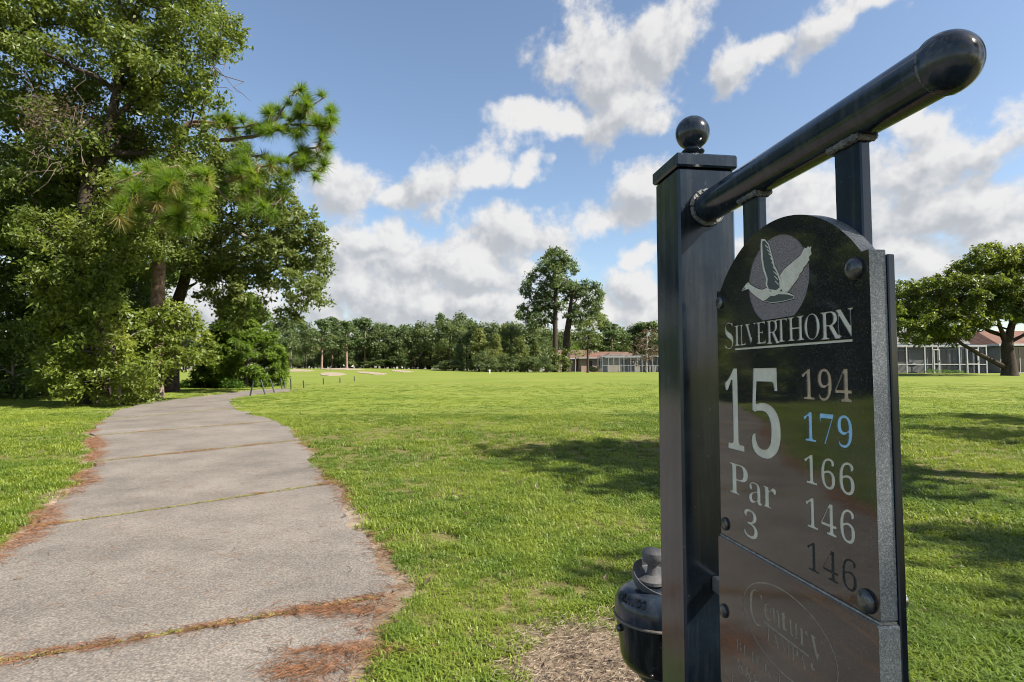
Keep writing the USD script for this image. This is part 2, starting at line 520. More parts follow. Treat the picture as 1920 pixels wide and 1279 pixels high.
dirt = np.maximum(bare_right(flatxy), bare_left(flatxy))
dirt = np.maximum(dirt, shapely.contains_xy(PATH_POLY, flatxy[:, 0], flatxy[:, 1]).astype(float))
dry = dry_amount(flatxy)
ny, nx = GX.shape
ii, jj = np.meshgrid(np.arange(ny - 1), np.arange(nx - 1), indexing="ij")
k00 = (ii * nx + jj).ravel()
faces = np.vstack([np.stack([k00, k00 + 1, k00 + nx + 1], 1), np.stack([k00, k00 + nx + 1, k00 + nx], 1)])
lawn_look = look("lawn_soil", {
    "g": ("geometry", {}), "d": ("attribute", {"attribute": "dirt"}), "y": ("attribute", {"attribute": "dry"}),
    "n": ("noise_texture", {"scale": 0.22, "detail": 6.0, "roughness": 0.6}), "n2": ("noise_texture", {"scale": 5.0, "detail": 6.0, "roughness": 0.7}),
    "mp": ("mapping", {"mapping_type": "point", "scale": (1.0, 1.0, 1.0)}),
    "gr": ("rgb_ramp", {"ramp": [(0.30, (0.098, 0.132, 0.020)), (0.5, (0.120, 0.148, 0.026)), (0.72, (0.146, 0.160, 0.038))]}),
    "g2": ("rgb_ramp", {"ramp": [(0.25, (0.68, 0.72, 0.66)), (0.6, (1.02, 1.02, 1.0)), (0.8, (1.25, 1.2, 1.15))]}),
    "gm": ("mix", {"mix_type": "multiply", "fac": 0.8}), "th": ("attribute", {"attribute": "thatch"}), "n3": ("noise_texture", {"scale": 55.0, "detail": 5.0, "roughness": 0.7}), "tr": ("rgb_ramp", {"ramp": [(0.3, (0.030, 0.028, 0.010)), (0.5, (0.085, 0.080, 0.028)), (0.7, (0.165, 0.140, 0.062))]}), "tm": ("mix", {"mix_type": "mix"}),
    "sr": ("rgb_ramp", {"ramp": [(0.3, (0.09, 0.062, 0.040)), (0.55, (0.19, 0.15, 0.115)), (0.8, (0.26, 0.22, 0.18))]}),
    "dr": ("rgb_ramp", {"ramp": [(0.3, (0.055, 0.038, 0.026)), (0.7, (0.16, 0.12, 0.085))]}),
    "m1": ("mix", {"mix_type": "mix"}), "m2": ("mix", {"mix_type": "mix"}),
    "b": ("bump", {"strength": 0.35, "distance": 0.03}), "p": ("principled_bsdf", {"roughness": 0.95, "specular_ior_level": 0.1}),
}, [("g.position", "n.vector"), ("g.position", "n2.vector"), ("n.fac", "gr.fac"), ("n2.fac", "g2.fac"), ("gr.color", "gm.color1"), ("g2.color", "gm.color2"), ("n2.fac", "sr.fac"), ("n2.fac", "dr.fac"),
    ("g.position", "n3.vector"), ("n3.fac", "tr.fac"), ("gm.color", "tm.color1"), ("tr.color", "tm.color2"), ("th.fac", "tm.fac"), ("tm.color", "m1.color1"), ("sr.color", "m1.color2"), ("d.fac", "m1.fac"), ("m1.color", "m2.color1"), ("dr.color", "m2.color2"), ("y.fac", "m2.fac"), ("m2.color", "p.base_color"), ("n2.fac", "b.height"), ("b.normal", "p.normal")])
gm = usdkit.mesh(stage, "/World/ground", (np.column_stack([flatxy, GZ.ravel()]), faces), lawn_look, smooth=True)
thatch = smoothstep(17.0, 10.0, np.hypot(flatxy[:, 0] * 0.8, flatxy[:, 1]))
for nm, vals in (("dirt", dirt), ("dry", dry), ("thatch", thatch)):
    UsdGeom.PrimvarsAPI(gm).CreatePrimvar(nm, Sdf.ValueTypeNames.FloatArray, "vertex").Set(Vt.FloatArray.FromNumpy(np.clip(vals, 0, 1).astype(np.float32)))
tag(gm.GetPrim(), kind="structure")

# ------------------------------------------------------------------ the tee sign
AL = -0.1344
SIGN_XY = np.array([0.2807, 0.9752])
S, LAT, AX = 0.1016, 0.0264, 0.0508
THICK = 0.0184
TH = math.atan2(-math.cos(AL), -math.sin(AL))
# local axes: x runs along the pipe towards the path's user, y to the sign's back, z up from the lawn
sign = thing("tee_sign", "black granite hole marker with cream numerals hung from a dark blue steel post and pipe", "golf sign", (SIGN_XY[0], SIGN_XY[1], 0.0), TH)
Z0 = EYE


def painted(name, c1, c2, rough):
    return look(name, {
        "g": ("geometry", {}), "n": ("noise_texture", {"scale": 14.0, "detail": 6.0, "roughness": 0.65}), "r": ("rgb_ramp", {"ramp": [(0.35, c1), (0.7, c2)]}),
        "n2": ("noise_texture", {"scale": 120.0, "detail": 3.0}), "s": ("rgb_ramp", {"ramp": [(0.70, (0, 0, 0)), (0.76, (1, 1, 1))]}),
        "mx": ("mix", {"mix_type": "mix", "color2": (0.13, 0.13, 0.12)}), "sm": ("math", {"math_type": "multiply", "value2": 0.30}),
        "mp": ("mapping", {"mapping_type": "point", "scale": (45.0, 45.0, 2.6)}), "n3": ("noise_texture", {"scale": 1.0, "detail": 6.0, "roughness": 0.7}), "s3": ("rgb_ramp", {"ramp": [(0.48, (0, 0, 0)), (0.80, (1, 1, 1))]}), "sa": ("math", {"math_type": "multiply_add", "value2": 0.20}),
        "rr": ("map_range", {"from_min": 0.3, "from_max": 0.7, "to_min": rough, "to_max": rough + 0.12}),
        "b": ("bump", {"strength": 0.10, "distance": 0.002}), "p": ("principled_bsdf", {"specular_ior_level": 0.5})},
        [("g.position", "n.vector"), ("g.position", "n2.vector"), ("n.fac", "r.fac"), ("n2.fac", "s.fac"), ("s.color", "sm.value1"), ("g.position", "mp.vector"), ("mp.vector", "n3.vector"), ("n3.fac", "s3.fac"), ("s3.color", "sa.value1"), ("sm.value", "sa.value3"), ("r.color", "mx.color1"), ("sa.value", "mx.fac"), ("mx.color", "p.base_color"),
         ("n.fac", "rr.value"), ("rr.result", "p.roughness"), ("n.fac", "b.height"), ("b.normal", "p.normal")])


steel = painted("painted_steel", (0.0045, 0.0085, 0.014), (0.008, 0.014, 0.022), 0.10)
weld_look = rough_look("weld", (0.03, 0.04, 0.05), (0.17, 0.17, 0.16), scale=90.0, rough=0.5, bump=0.8, bump_scale=220.0)
granite = look("granite", {
    "g": ("geometry", {}), "v": ("voronoi_texture", {"scale": 900.0}), "w": ("white_noise_texture", {"dimensions": "3D"}), "n": ("noise_texture", {"scale": 420.0, "detail": 3.0}),
    "pol": ("rgb_ramp", {"ramp": [(0.0, (0.008, 0.0085, 0.008)), (0.80, (0.012, 0.012, 0.011)), (0.95, (0.022, 0.022, 0.020)), (1.0, (0.040, 0.040, 0.037))]}),
    "saw": ("rgb_ramp", {"ramp": [(0.0, (0.060, 0.070, 0.080)), (0.45, (0.115, 0.130, 0.142)), (0.8, (0.175, 0.192, 0.205)), (1.0, (0.27, 0.285, 0.295))]}),
    "dot": ("vector_math", {"math_type": "dot_product", "vector2": (-math.cos(AL), math.sin(AL), 0)}),
    "face": ("map_range", {"from_min": 0.90, "from_max": 0.95, "to_min": 0.0, "to_max": 1.0, "clamp": True}),
    "c": ("mix", {"mix_type": "mix"}), "dn": ("noise_texture", {"scale": 9.0, "detail": 5.0}), "rg": ("map_range", {"from_min": 0.3, "from_max": 0.75, "to_min": 0.02, "to_max": 0.09}),
    "ro": ("mix", {"mix_type": "mix", "color1": (0.6, 0.6, 0.6)}), "b": ("bump", {"strength": 0.35, "distance": 0.001}),
    "dust": ("rgb_ramp", {"ramp": [(0.5, (0, 0, 0)), (0.8, (1, 1, 1))]}), "dm": ("mix", {"mix_type": "mix", "color2": (0.10, 0.085, 0.07)}), "df": ("math", {"math_type": "multiply", "value2": 0.22}),
    "p": ("principled_bsdf", {"ior": 1.75, "specular_ior_level": 0.5})},
    [("g.position", "v.vector"), ("v.color", "w.vector"), ("w.value", "pol.fac"), ("w.value", "saw.fac"), ("g.normal", "dot.vector1"), ("dot.value", "face.value"), ("saw.color", "c.color1"), ("pol.color", "dm.color1"), ("dm.color", "c.color2"), ("face.result", "c.fac"),
     ("g.position", "dn.vector"), ("dn.fac", "dust.fac"), ("dust.color", "df.value1"), ("df.value", "dm.fac"), ("dn.fac", "rg.value"), ("rg.result", "ro.color2"), ("face.result", "ro.fac"), ("c.color", "p.base_color"), ("ro.color", "p.roughness")])
# the lower panel, flame-finished and a good deal dustier
sponsor_granite = look("weathered_granite", {
    "g": ("geometry", {}), "v": ("voronoi_texture", {"scale": 900.0}), "w": ("white_noise_texture", {"dimensions": "3D"}),
    "pol": ("rgb_ramp", {"ramp": [(0.0, (0.012, 0.010, 0.009)), (0.85, (0.020, 0.017, 0.015)), (1.0, (0.042, 0.037, 0.033))]}),
    "saw": ("rgb_ramp", {"ramp": [(0.0, (0.090, 0.102, 0.108)), (0.45, (0.155, 0.170, 0.175)), (0.8, (0.22, 0.236, 0.242)), (1.0, (0.31, 0.325, 0.33))]}),
    "dot": ("vector_math", {"math_type": "dot_product", "vector2": (-math.cos(AL), math.sin(AL), 0)}), "face": ("map_range", {"from_min": 0.90, "from_max": 0.95, "to_min": 0.0, "to_max": 1.0, "clamp": True}),
    "mp": ("mapping", {"mapping_type": "point", "scale": (3.0, 3.0, 30.0)}), "st": ("noise_texture", {"scale": 1.0, "detail": 5.0, "roughness": 0.6, "distortion": 0.8}), "sr": ("rgb_ramp", {"ramp": [(0.54, (0, 0, 0)), (0.70, (1, 1, 1))]}),
    "sf": ("math", {"math_type": "multiply", "value2": 0.55}), "rust": ("mix", {"mix_type": "mix", "color2": (0.085, 0.035, 0.016)}), "c": ("mix", {"mix_type": "mix"}),
    "ro": ("mix", {"mix_type": "mix", "color1": (0.6, 0.6, 0.6), "color2": (0.07, 0.07, 0.07)}), "p": ("principled_bsdf", {"ior": 1.6})},
    [("g.position", "v.vector"), ("v.color", "w.vector"), ("w.value", "pol.fac"), ("w.value", "saw.fac"), ("g.normal", "dot.vector1"), ("dot.value", "face.value"), ("g.position", "mp.vector"), ("mp.vector", "st.vector"), ("st.fac", "sr.fac"), ("sr.color", "sf.value1"),
     ("sf.value", "rust.fac"), ("pol.color", "rust.color1"), ("rust.color", "c.color2"), ("saw.color", "c.color1"), ("face.result", "c.fac"), ("face.result", "ro.fac"), ("ro.color", "p.roughness"), ("c.color", "p.base_color")])
cream = rough_look("cream_paint", (0.42, 0.41, 0.34), (0.56, 0.55, 0.47), scale=60.0, rough=0.55, bump=0.2, bump_scale=400.0)
gold = rough_look("worn_gold_paint", (0.24, 0.20, 0.17), (0.48, 0.37, 0.22), scale=110.0, rough=0.6, bump=0.3, bump_scale=500.0)
blue = rough_look("pale_blue_paint", (0.20, 0.42, 0.62), (0.29, 0.52, 0.72), scale=70.0, rough=0.55, bump=0.2, bump_scale=400.0)
grit = rough_look("blasted_stone", (0.12, 0.108, 0.114), (0.30, 0.27, 0.275), scale=520.0, rough=0.75, bump=0.7, bump_scale=650.0)
bare = rough_look("bare_groove", (0.012, 0.011, 0.010), (0.05, 0.045, 0.04), scale=300.0, rough=0.8, bump=0.6, bump_scale=500.0)
tan = rough_look("faded_lettering", (0.17, 0.145, 0.108), (0.30, 0.26, 0.195), scale=160.0, rough=0.6, bump=0.3, bump_scale=500.0)
bolt_look = rough_look("bolt_steel", (0.05, 0.055, 0.06), (0.14, 0.145, 0.15), scale=60.0, rough=0.22, metallic=0.8, bump=0.15, bump_scale=120.0)
bright_bolt = rough_look("bright_bolt_steel", (0.38, 0.38, 0.37), (0.6, 0.6, 0.58), scale=60.0, rough=0.22, metallic=0.9)

# post and cap
part(sign, "post", box(-S, 0, 0, S, -0.3, Z0 + 0.3476, 0.004), steel)
cw = 0.0045
cap = part(sign, "post_cap", box(-S - cw, cw, -cw, S + cw, Z0 + 0.3482, Z0 + 0.3715, 0.003), steel)
fin = [(0.0, 0.0), (0.020, 0.0), (0.020, 0.004), (0.015, 0.008), (0.0125, 0.014), (0.013, 0.017), (0.019, 0.020), (0.0205, 0.0225), (0.019, 0.025), (0.013, 0.0275), (0.0125, 0.030)]
R_F, ZC = 0.0300, 0.0575
for a in np.linspace(-1.12, math.pi / 2, 22):
    fin.append((max(R_F * math.cos(a), 0.0) if a < 1.56 else 0.0, ZC + R_F * math.sin(a)))
fm = lathe(fin, 48)
fm.apply_translation([-S / 2, S / 2, Z0 + 0.3718])
part(cap, "ball_finial", fm, steel, smooth=40)
rngw = np.random.default_rng(21)


def bead(points, r, seed, closed=False):
    """A hand-laid weld: a lumpy tube."""
    P = np.asarray(points, float)
    w = meshkit.fbm(P * 160.0, 3, seed)
    v, f = tube(P, r * (0.6 + 0.9 * w), 8, cap=not closed)
    return v, f


# the pipe and its end ball
RP, ZP, LP = 0.0258, Z0 + 0.2791, 0.4690
pv, pf = tube([(0.0005, AX, ZP), (0.15, AX, ZP), (0.3, AX, ZP), (LP - 0.004, AX, ZP)], RP, 64)
pipe = part(sign, "crossbar_pipe", (pv, pf), steel, smooth=40)
prof = [(0.0272, -0.0040), (0.0282, -0.0030)] + [(0.0282 * math.cos(a), 0.0282 * math.sin(a)) for a in np.linspace(-0.06, math.pi / 2 - 0.0001, 24)]
prof[-1] = (0.0, prof[-1][1])
bm = lathe([(0.0, -0.0040)] + prof, 56)
bm.apply_transform(trimesh.transformations.rotation_matrix(math.pi / 2, [0, 1, 0]))
bm.apply_translation([LP, AX, ZP])
part(pipe, "end_ball", bm, steel, smooth=35)
a = np.linspace(0, 2 * np.pi, 90)
part(pipe, "weld", bead(np.stack([np.full_like(a, 0.003), AX + (RP + 0.0015) * np.cos(a), ZP + (RP + 0.0015) * np.sin(a)], 1), 0.0046, 31, True), weld_look, smooth=True)
part(pipe, "end_seam", bead(np.stack([np.full_like(a, LP - 0.0052), AX + RP * np.cos(a), ZP + RP * np.sin(a)], 1), 0.0017, 5, True), weld_look, smooth=True)
for (t0, t1) in ((0.124, 0.168), (0.3245, 0.3665)):
    hg = part(sign, "hanger", box(t0, t1, AX - 0.006, AX + 0.006, Z0 + 0.121, ZP - 0.0235, 0.0015), steel)
    for sgn in (-1, 1):
        ts = np.linspace(t0 - 0.004, t1 + 0.004, 40)
        part(hg, "weld", bead(np.stack([ts, np.full_like(ts, AX + sgn * 0.0085), np.full_like(ts, ZP - RP + 0.0005)], 1), 0.0046, 41 + sgn), weld_look, smooth=True)
    for te in (t0 - 0.002, t1 + 0.002):
        ls = np.linspace(AX - 0.009, AX + 0.009, 14)
        part(hg, "weld", bead(np.stack([np.full_like(ls, te), ls, np.full_like(ls, ZP - RP - 0.001)], 1), 0.0042, 47), weld_look, smooth=True)
part(sign, "back_plate", box(0.082, 0.3985, LAT + THICK + 0.0006, LAT + THICK + 0.0086, Z0 - 0.62, Z0 + 0.1195, 0.001), steel)
for hz in (-0.345,):
    part(sign, "bracket", box(0.001, 0.080, LAT + THICK + 0.002, LAT + THICK + 0.014, Z0 + hz - 0.012, Z0 + hz + 0.012, 0.002), steel if hz > 0 else bright_bolt)

GLYPHS = {
    'S': '582:64,236 94,234 110,171 132,121 167,73 199,46 223,34 250,26 274,22 310,22 351,32 375,46 391,63 406,85 414,112 414,150 402,183 377,211 355,228 192,310 152,338 118,370 92,408 78,448 74,474 74,516 78,544 88,578 100,602 124,634 152,658 192,680 236,692 298,694 352,686 438,662 452,662 470,673 476,694 506,694 504,474 480,474 464,525 448,557 423,591 383,630 365,642 333,656 304,662 274,662 243,656 225,648 196,623 186,607 178,578 178,554 186,525 196,509 213,492 265,458 426,382 464,356 508,308 522,280 532,244 534,166 522,118 506,86 488,62 468,42 440,22 398,2 354,-10 326,-14 248,-14 212,-8 132,18 118,18 100,7 92,-16 64,-16',
    'I': '388:20,0 20,26 71,36 89,46 99,57 110,81 112,96 112,594 106,621 93,637 77,646 58,650 20,652 20,678 364,678 364,652 326,650 293,638 282,627 274,606 272,96 278,67 287,53 307,38 334,30 366,26 366,0',
    'L': '636:22,0 22,26 60,30 85,40 102,59 110,90 110,590 104,615 98,627 87,638 56,650 24,652 24,678 372,678 372,652 336,652 299,642 284,629 276,613 272,594 272,88 276,67 289,50 316,42 408,44 473,60 513,82 550,117 576,155 596,195 608,230 636,230 598,0',
    'V': '638:-22,654 -22,678 314,678 314,652 280,652 243,642 228,623 228,598 244,551 380,223 385,218 514,549 528,598 528,619 515,639 486,650 446,652 444,678 658,678 658,652 631,650 609,638 594,621 578,593 342,-20 316,-20 310,-8 96,499 50,601 36,623 19,640 3,648',
    'E': '658:20,0 22,26 50,26 69,30 83,36 97,49 108,71 112,96 110,590 98,627 85,640 60,650 24,652 24,678 594,678 594,476 570,476 562,523 544,565 519,595 485,618 442,632 390,640 308,640 291,636 280,627 272,598 273,366 308,366 332,370 373,388 392,407 410,439 424,484 428,514 454,514 454,176 428,176 424,214 412,259 400,283 379,306 359,318 334,326 310,330 273,330 272,84 283,55 291,48 314,42 408,44 481,62 527,88 556,115 586,157 612,214 638,214 640,208 600,0',
    'R': '704:22,0 22,26 60,30 85,40 102,59 110,90 110,590 98,625 85,638 52,650 24,652 24,678 366,678 416,674 464,666 512,652 546,636 574,616 598,588 612,560 618,538 620,470 610,434 594,406 562,374 516,348 470,332 662,49 685,30 716,26 716,0 504,0 298,316 272,314 274,78 280,59 297,40 322,30 360,26 360,0|272,350 326,348 362,354 385,362 405,374 426,395 440,421 448,448 452,478 452,522 444,567 425,603 407,622 385,634 350,642 316,642 291,636 276,619 272,602',
    'T': '630:16,678 612,678 612,472 586,472 582,504 570,545 544,589 517,614 493,628 456,640 432,644 392,642 394,84 402,57 417,40 450,28 488,26 488,0 136,0 136,26 172,28 205,40 218,53 230,86 232,642 192,644 169,640 135,628 107,610 78,579 60,547 48,508 44,474 16,472',
    'H': '780:22,0 22,26 60,30 85,40 102,59 110,90 110,590 98,625 85,638 52,650 24,652 24,678 360,678 360,652 342,652 305,644 293,638 283,627 276,615 272,596 274,374 508,375 506,609 500,625 485,640 452,650 420,652 420,678 756,678 754,652 718,648 693,638 680,625 670,592 670,92 676,67 693,42 719,30 756,26 756,0 420,0 420,26 458,30 483,40 494,49 504,69 508,90 506,328 272,327 274,77 280,59 297,40 322,30 360,26 360,0',
    'O': '782:42,298 42,380 54,444 68,484 82,512 112,560 152,604 176,624 216,650 274,676 346,692 422,694 486,684 534,668 570,650 612,622 658,578 696,524 718,478 728,448 740,388 742,312 732,246 712,188 690,146 666,112 614,60 566,28 502,0 436,-14 362,-16 290,-4 246,12 214,28 170,58 124,102 84,160 54,234|216,384 218,268 226,208 244,141 270,89 309,46 327,34 357,22 378,18 410,18 433,22 463,34 481,46 504,69 520,93 536,127 556,204 564,276 564,398 552,486 532,551 518,579 500,605 465,638 443,650 416,658 358,658 335,652 311,640 293,626 274,605 248,559 226,480',
    'N': '736:26,654 26,678 234,678 580,256 580,600 574,621 559,638 532,648 494,652 492,678 714,678 714,652 692,652 661,644 640,627 632,607 628,582 628,-16 600,-16 590,-6 162,516 160,88 168,57 183,40 218,28 248,26 248,0 26,0 26,26 68,30 91,40 104,55 112,86 112,578 79,619 53,646',
    'P': '622:22,0 22,26 60,30 85,40 102,59 110,90 110,590 98,625 85,638 52,650 24,652 24,678 400,676 450,670 490,660 524,644 550,626 574,602 588,582 602,550 608,522 608,466 604,444 594,416 574,384 546,356 526,342 476,320 442,312 392,306 272,305 274,77 280,59 297,40 322,30 360,26 360,0|274,614 272,343 322,342 369,352 389,362 406,377 422,403 430,430 434,454 434,528 422,583 399,618 373,634 352,640 297,640 287,636 279,627',
    'A': '650:-14,26 21,34 45,57 54,69 78,121 304,690 306,694 334,694 578,113 600,69 617,45 633,32 660,28 660,0 340,0 342,28 370,28 401,36 418,51 422,62 422,74 414,103 380,189 374,196 156,196 152,193 114,99 112,60 121,45 141,32 158,28 190,28 190,0 -14,0|260,469 172,240 358,241 265,470',
    'C': '698:40,298 42,400 52,448 68,494 90,536 124,582 152,610 192,640 256,672 296,684 346,692 418,692 444,688 492,676 559,650 586,648 601,654 614,667 624,694 650,694 650,458 624,460 612,493 578,553 555,581 509,624 465,648 439,656 412,660 378,660 353,656 315,640 274,603 254,571 242,543 228,494 220,450 214,380 214,298 220,236 230,187 242,151 258,119 278,91 311,62 355,42 386,36 454,38 513,56 557,80 595,111 640,158 666,130 636,92 608,64 562,30 532,14 490,-2 458,-10 410,-16 354,-16 298,-8 256,4 208,26 152,66 116,104 88,144 56,216 44,266',
    'M': '944:20,0 20,26 65,32 83,40 95,51 106,69 112,98 110,604 104,623 87,640 56,650 22,652 22,678 276,678 452,257 472,218 492,257 668,678 920,678 918,652 904,652 873,644 848,625 842,615 834,582 836,82 846,51 859,38 878,30 918,26 918,0 588,0 588,26 622,30 651,40 666,55 676,90 674,582 664,565 430,0 400,2 174,541 164,563 159,565 158,90 166,59 177,45 189,36 216,28 252,26 252,0',
    'B': '660:22,654 22,678 368,678 414,674 466,664 518,644 556,616 574,592 588,554 590,504 580,464 562,434 534,408 498,388 472,378 443,372 440,368 443,364 504,348 546,328 572,310 592,290 610,262 622,222 620,154 604,108 572,66 544,44 510,26 460,10 412,2 24,0 24,26 61,30 87,42 102,61 110,92 110,584 104,613 96,629 85,640 60,650|272,76 280,53 289,44 316,36 348,36 379,42 403,54 422,73 434,95 442,122 448,164 448,214 442,254 422,299 403,318 377,332 318,344 272,343|276,627 272,377 316,376 361,386 381,396 398,411 412,435 420,462 424,490 424,538 420,568 412,595 404,611 383,632 367,640 338,646 308,646 287,640',
    'U': '734:22,652 22,678 358,678 358,652 328,650 293,640 278,625 270,596 272,154 280,119 290,95 308,69 323,56 339,46 370,36 440,34 493,48 525,68 542,85 566,125 578,166 584,210 584,582 580,604 570,625 559,636 520,650 490,652 488,678 706,678 706,652 685,650 653,636 642,625 632,600 630,270 624,184 614,136 600,98 574,56 550,32 504,4 462,-10 412,-18 322,-18 270,-10 226,4 190,24 158,54 144,74 126,112 116,148 110,188 106,600 96,625 83,638 50,650',
    'K': '760:24,0 24,26 52,28 75,34 97,51 108,73 112,98 110,596 98,627 87,638 56,650 26,652 24,678 362,678 360,652 330,650 301,642 286,631 276,611 272,586 274,352 477,555 498,577 514,601 518,612 518,630 507,641 470,652 434,652 432,678 724,678 722,652 690,652 653,642 613,622 571,592 515,539 404,424 697,61 729,34 748,28 774,26 774,0 418,0 418,26 454,26 487,34 496,46 494,65 468,103 297,316 272,294 272,98 276,74 286,51 301,38 332,28 362,26 362,0',
    '1': '560:46,556 42,590 79,600 141,628 189,660 264,718 378,718 380,90 389,69 397,60 411,54 510,54 510,0 96,0 98,54 195,54 216,65 228,94 228,612 225,614 219,607 206,590 158,540 136,524 116,516 86,516 64,528',
    '3': '560:28,98 30,134 42,158 54,170 76,182 98,188 114,188 114,160 122,129 132,109 153,86 175,72 206,62 264,62 287,68 307,78 332,101 350,135 358,174 358,230 352,253 336,283 309,310 275,328 242,336 142,338 142,400 226,400 249,404 281,418 302,437 312,451 328,487 334,518 334,576 330,597 318,627 295,652 270,662 234,662 209,652 194,637 178,607 168,556 166,508 142,508 112,512 86,520 64,532 46,552 36,582 36,610 40,628 54,654 80,680 122,704 172,718 224,724 288,724 346,716 386,704 430,680 460,652 482,610 488,580 488,542 480,504 460,466 426,430 382,400 344,382 347,378 402,362 452,334 486,300 504,268 512,236 512,172 500,122 480,84 458,58 436,40 378,10 334,-2 296,-8 208,-10 148,-2 88,20 50,50 34,76',
    '4': '560:12,186 12,246 16,254 296,714 436,714 436,254 540,252 540,186 436,185 436,110 442,85 455,68 484,56 532,52 532,0 180,0 180,54 243,56 271,68 282,81 290,110 290,185|230,492 86,252 290,253 290,504 295,608 290,605',
    '5': '560:40,98 40,124 50,152 64,166 80,174 104,180 120,180 122,152 130,123 148,93 167,76 181,68 214,60 244,60 273,66 301,80 324,103 340,131 352,184 352,252 342,293 324,325 295,350 267,362 236,368 170,366 104,350 60,368 92,714 470,714 474,532 418,532 404,585 393,598 376,604 157,604 140,428 142,420 172,428 222,434 280,434 338,426 378,414 412,398 436,382 462,358 478,336 492,308 502,274 506,244 506,196 500,156 490,124 470,88 454,68 430,46 370,12 340,2 290,-8 212,-10 138,2 96,20 78,32 56,56 44,80',
    '6': '560:46,274 46,384 56,460 66,502 86,558 104,594 122,622 158,662 196,690 232,708 266,718 306,724 362,724 414,716 454,700 488,672 500,652 506,632 506,598 500,582 492,570 468,550 448,542 412,536 386,536 386,570 380,607 366,641 355,654 334,664 304,664 267,648 244,625 232,607 214,569 196,500 186,416 188,402 198,410 224,422 264,434 296,438 348,438 376,434 410,424 438,410 460,394 492,358 510,322 520,286 524,256 522,186 510,132 492,92 468,58 448,38 416,16 394,6 360,-4 320,-10 270,-10 240,-6 200,6 168,22 124,58 96,96 80,126 58,192|186,329 190,234 198,182 210,139 226,105 253,73 273,60 286,56 306,56 325,62 343,77 358,97 368,121 376,158 378,262 372,299 358,335 335,362 313,374 259,374 215,354',
    '7': '560:44,504 48,714 526,714 526,662 250,0 166,0 166,4 430,603 144,602 129,593 114,573 104,504',
    '8': '560:30,162 32,216 40,244 56,272 82,300 104,318 174,361 132,390 98,422 70,462 58,494 54,514 54,570 66,614 86,650 114,678 158,704 196,716 252,724 314,724 358,718 406,702 440,680 476,638 492,600 498,568 498,530 494,508 478,472 450,442 406,410 366,388 426,354 464,326 498,290 518,254 528,216 528,158 516,112 490,68 460,40 432,22 400,8 364,-2 304,-10 244,-10 194,-4 152,8 122,22 90,44 70,64 46,102 36,130|168,150 172,125 184,99 211,68 248,50 300,48 321,54 343,66 370,95 382,119 388,142 388,198 376,229 349,260 299,294 244,320 223,306 200,283 176,245 166,206|194,570 202,503 219,477 261,442 299,422 305,422 325,436 346,457 366,497 372,530 372,566 362,607 339,641 325,654 309,662 292,666 268,666 251,662 235,654 217,635 204,613',
    '9': '560:36,446 36,520 42,554 54,592 64,614 90,652 112,674 140,694 168,708 210,720 240,724 306,722 334,716 380,698 408,680 440,650 462,620 482,582 502,520 514,428 514,348 504,258 484,180 472,150 446,102 408,56 366,24 334,8 304,-2 252,-10 200,-10 152,-2 114,14 84,40 66,76 64,120 72,138 84,150 108,160 114,158 118,141 144,95 169,70 187,60 210,54 250,54 283,66 307,87 324,109 340,141 352,177 366,248 372,336 369,338 356,322 324,298 282,280 260,276 198,276 168,282 122,302 102,316 74,344 48,392|182,460 188,416 200,387 219,364 247,350 294,348 315,354 343,372 368,403 372,412 372,468 366,524 358,562 346,597 336,615 325,629 305,648 284,656 253,656 225,642 204,617 190,583 182,540',
    'a': '512:30,78 30,110 38,140 54,168 78,192 118,218 160,238 206,256 296,284 296,376 290,401 273,426 259,434 234,440 202,440 180,436 158,421 156,403 182,358 180,322 174,310 162,298 144,288 128,284 92,286 72,296 58,312 50,332 50,372 60,398 88,430 128,454 172,468 214,474 272,474 310,470 350,460 388,440 406,422 424,390 436,336 438,62 445,52 460,52 478,62 490,42 466,16 446,2 412,-12 356,-14 324,-2 310,12 296,50 256,18 220,0 172,-12 116,-12 94,-6 74,4 52,24 36,52|176,140 178,94 186,71 195,60 216,50 232,50 255,58 271,68 296,93 295,252 239,232 204,205 192,189 180,161',
    'r': '428:26,0 26,24 46,26 61,32 74,49 78,68 78,394 72,421 63,429 46,436 30,436 30,462 218,462 220,384 246,420 268,442 294,460 312,468 334,474 364,474 388,468 406,458 420,442 430,416 428,370 418,352 408,342 386,332 350,332 336,338 299,382 290,386 272,386 257,378 240,359 232,345 224,318 224,58 232,41 245,32 266,26 294,24 294,0',
    'e': '448:30,194 32,286 50,348 62,372 86,406 108,428 142,452 182,468 214,474 256,474 290,468 318,458 350,438 378,410 396,382 412,340 418,312 422,258 420,246 174,244 178,186 190,139 208,105 233,80 253,70 276,64 316,64 341,72 361,84 386,107 402,128 424,108 410,84 386,54 358,28 328,8 272,-12 200,-14 156,-2 126,14 86,50 64,82 40,140|176,346 175,286 300,287 300,350 294,395 282,423 271,434 259,440 223,440 211,434 197,419 182,389',
    'n': '568:26,24 46,26 61,32 74,49 78,68 78,392 72,417 61,429 46,436 28,438 28,462 220,462 222,402 242,426 272,450 300,464 328,472 382,474 404,470 434,458 458,438 480,400 492,342 494,56 500,41 511,30 542,24 542,0 300,0 300,24 316,24 331,30 344,45 350,68 350,346 340,387 329,398 312,404 282,402 259,392 231,365 220,350 220,68 226,43 235,32 250,26 268,24 268,0 26,0',
    't': '340:30,414 30,446 139,559 172,599 190,630 214,632 216,463 310,462 308,414 216,412 216,96 222,75 235,62 258,60 277,68 291,83 306,110 330,100 328,88 304,46 278,18 262,6 216,-12 164,-14 140,-10 112,2 90,24 78,52 72,84 72,412',
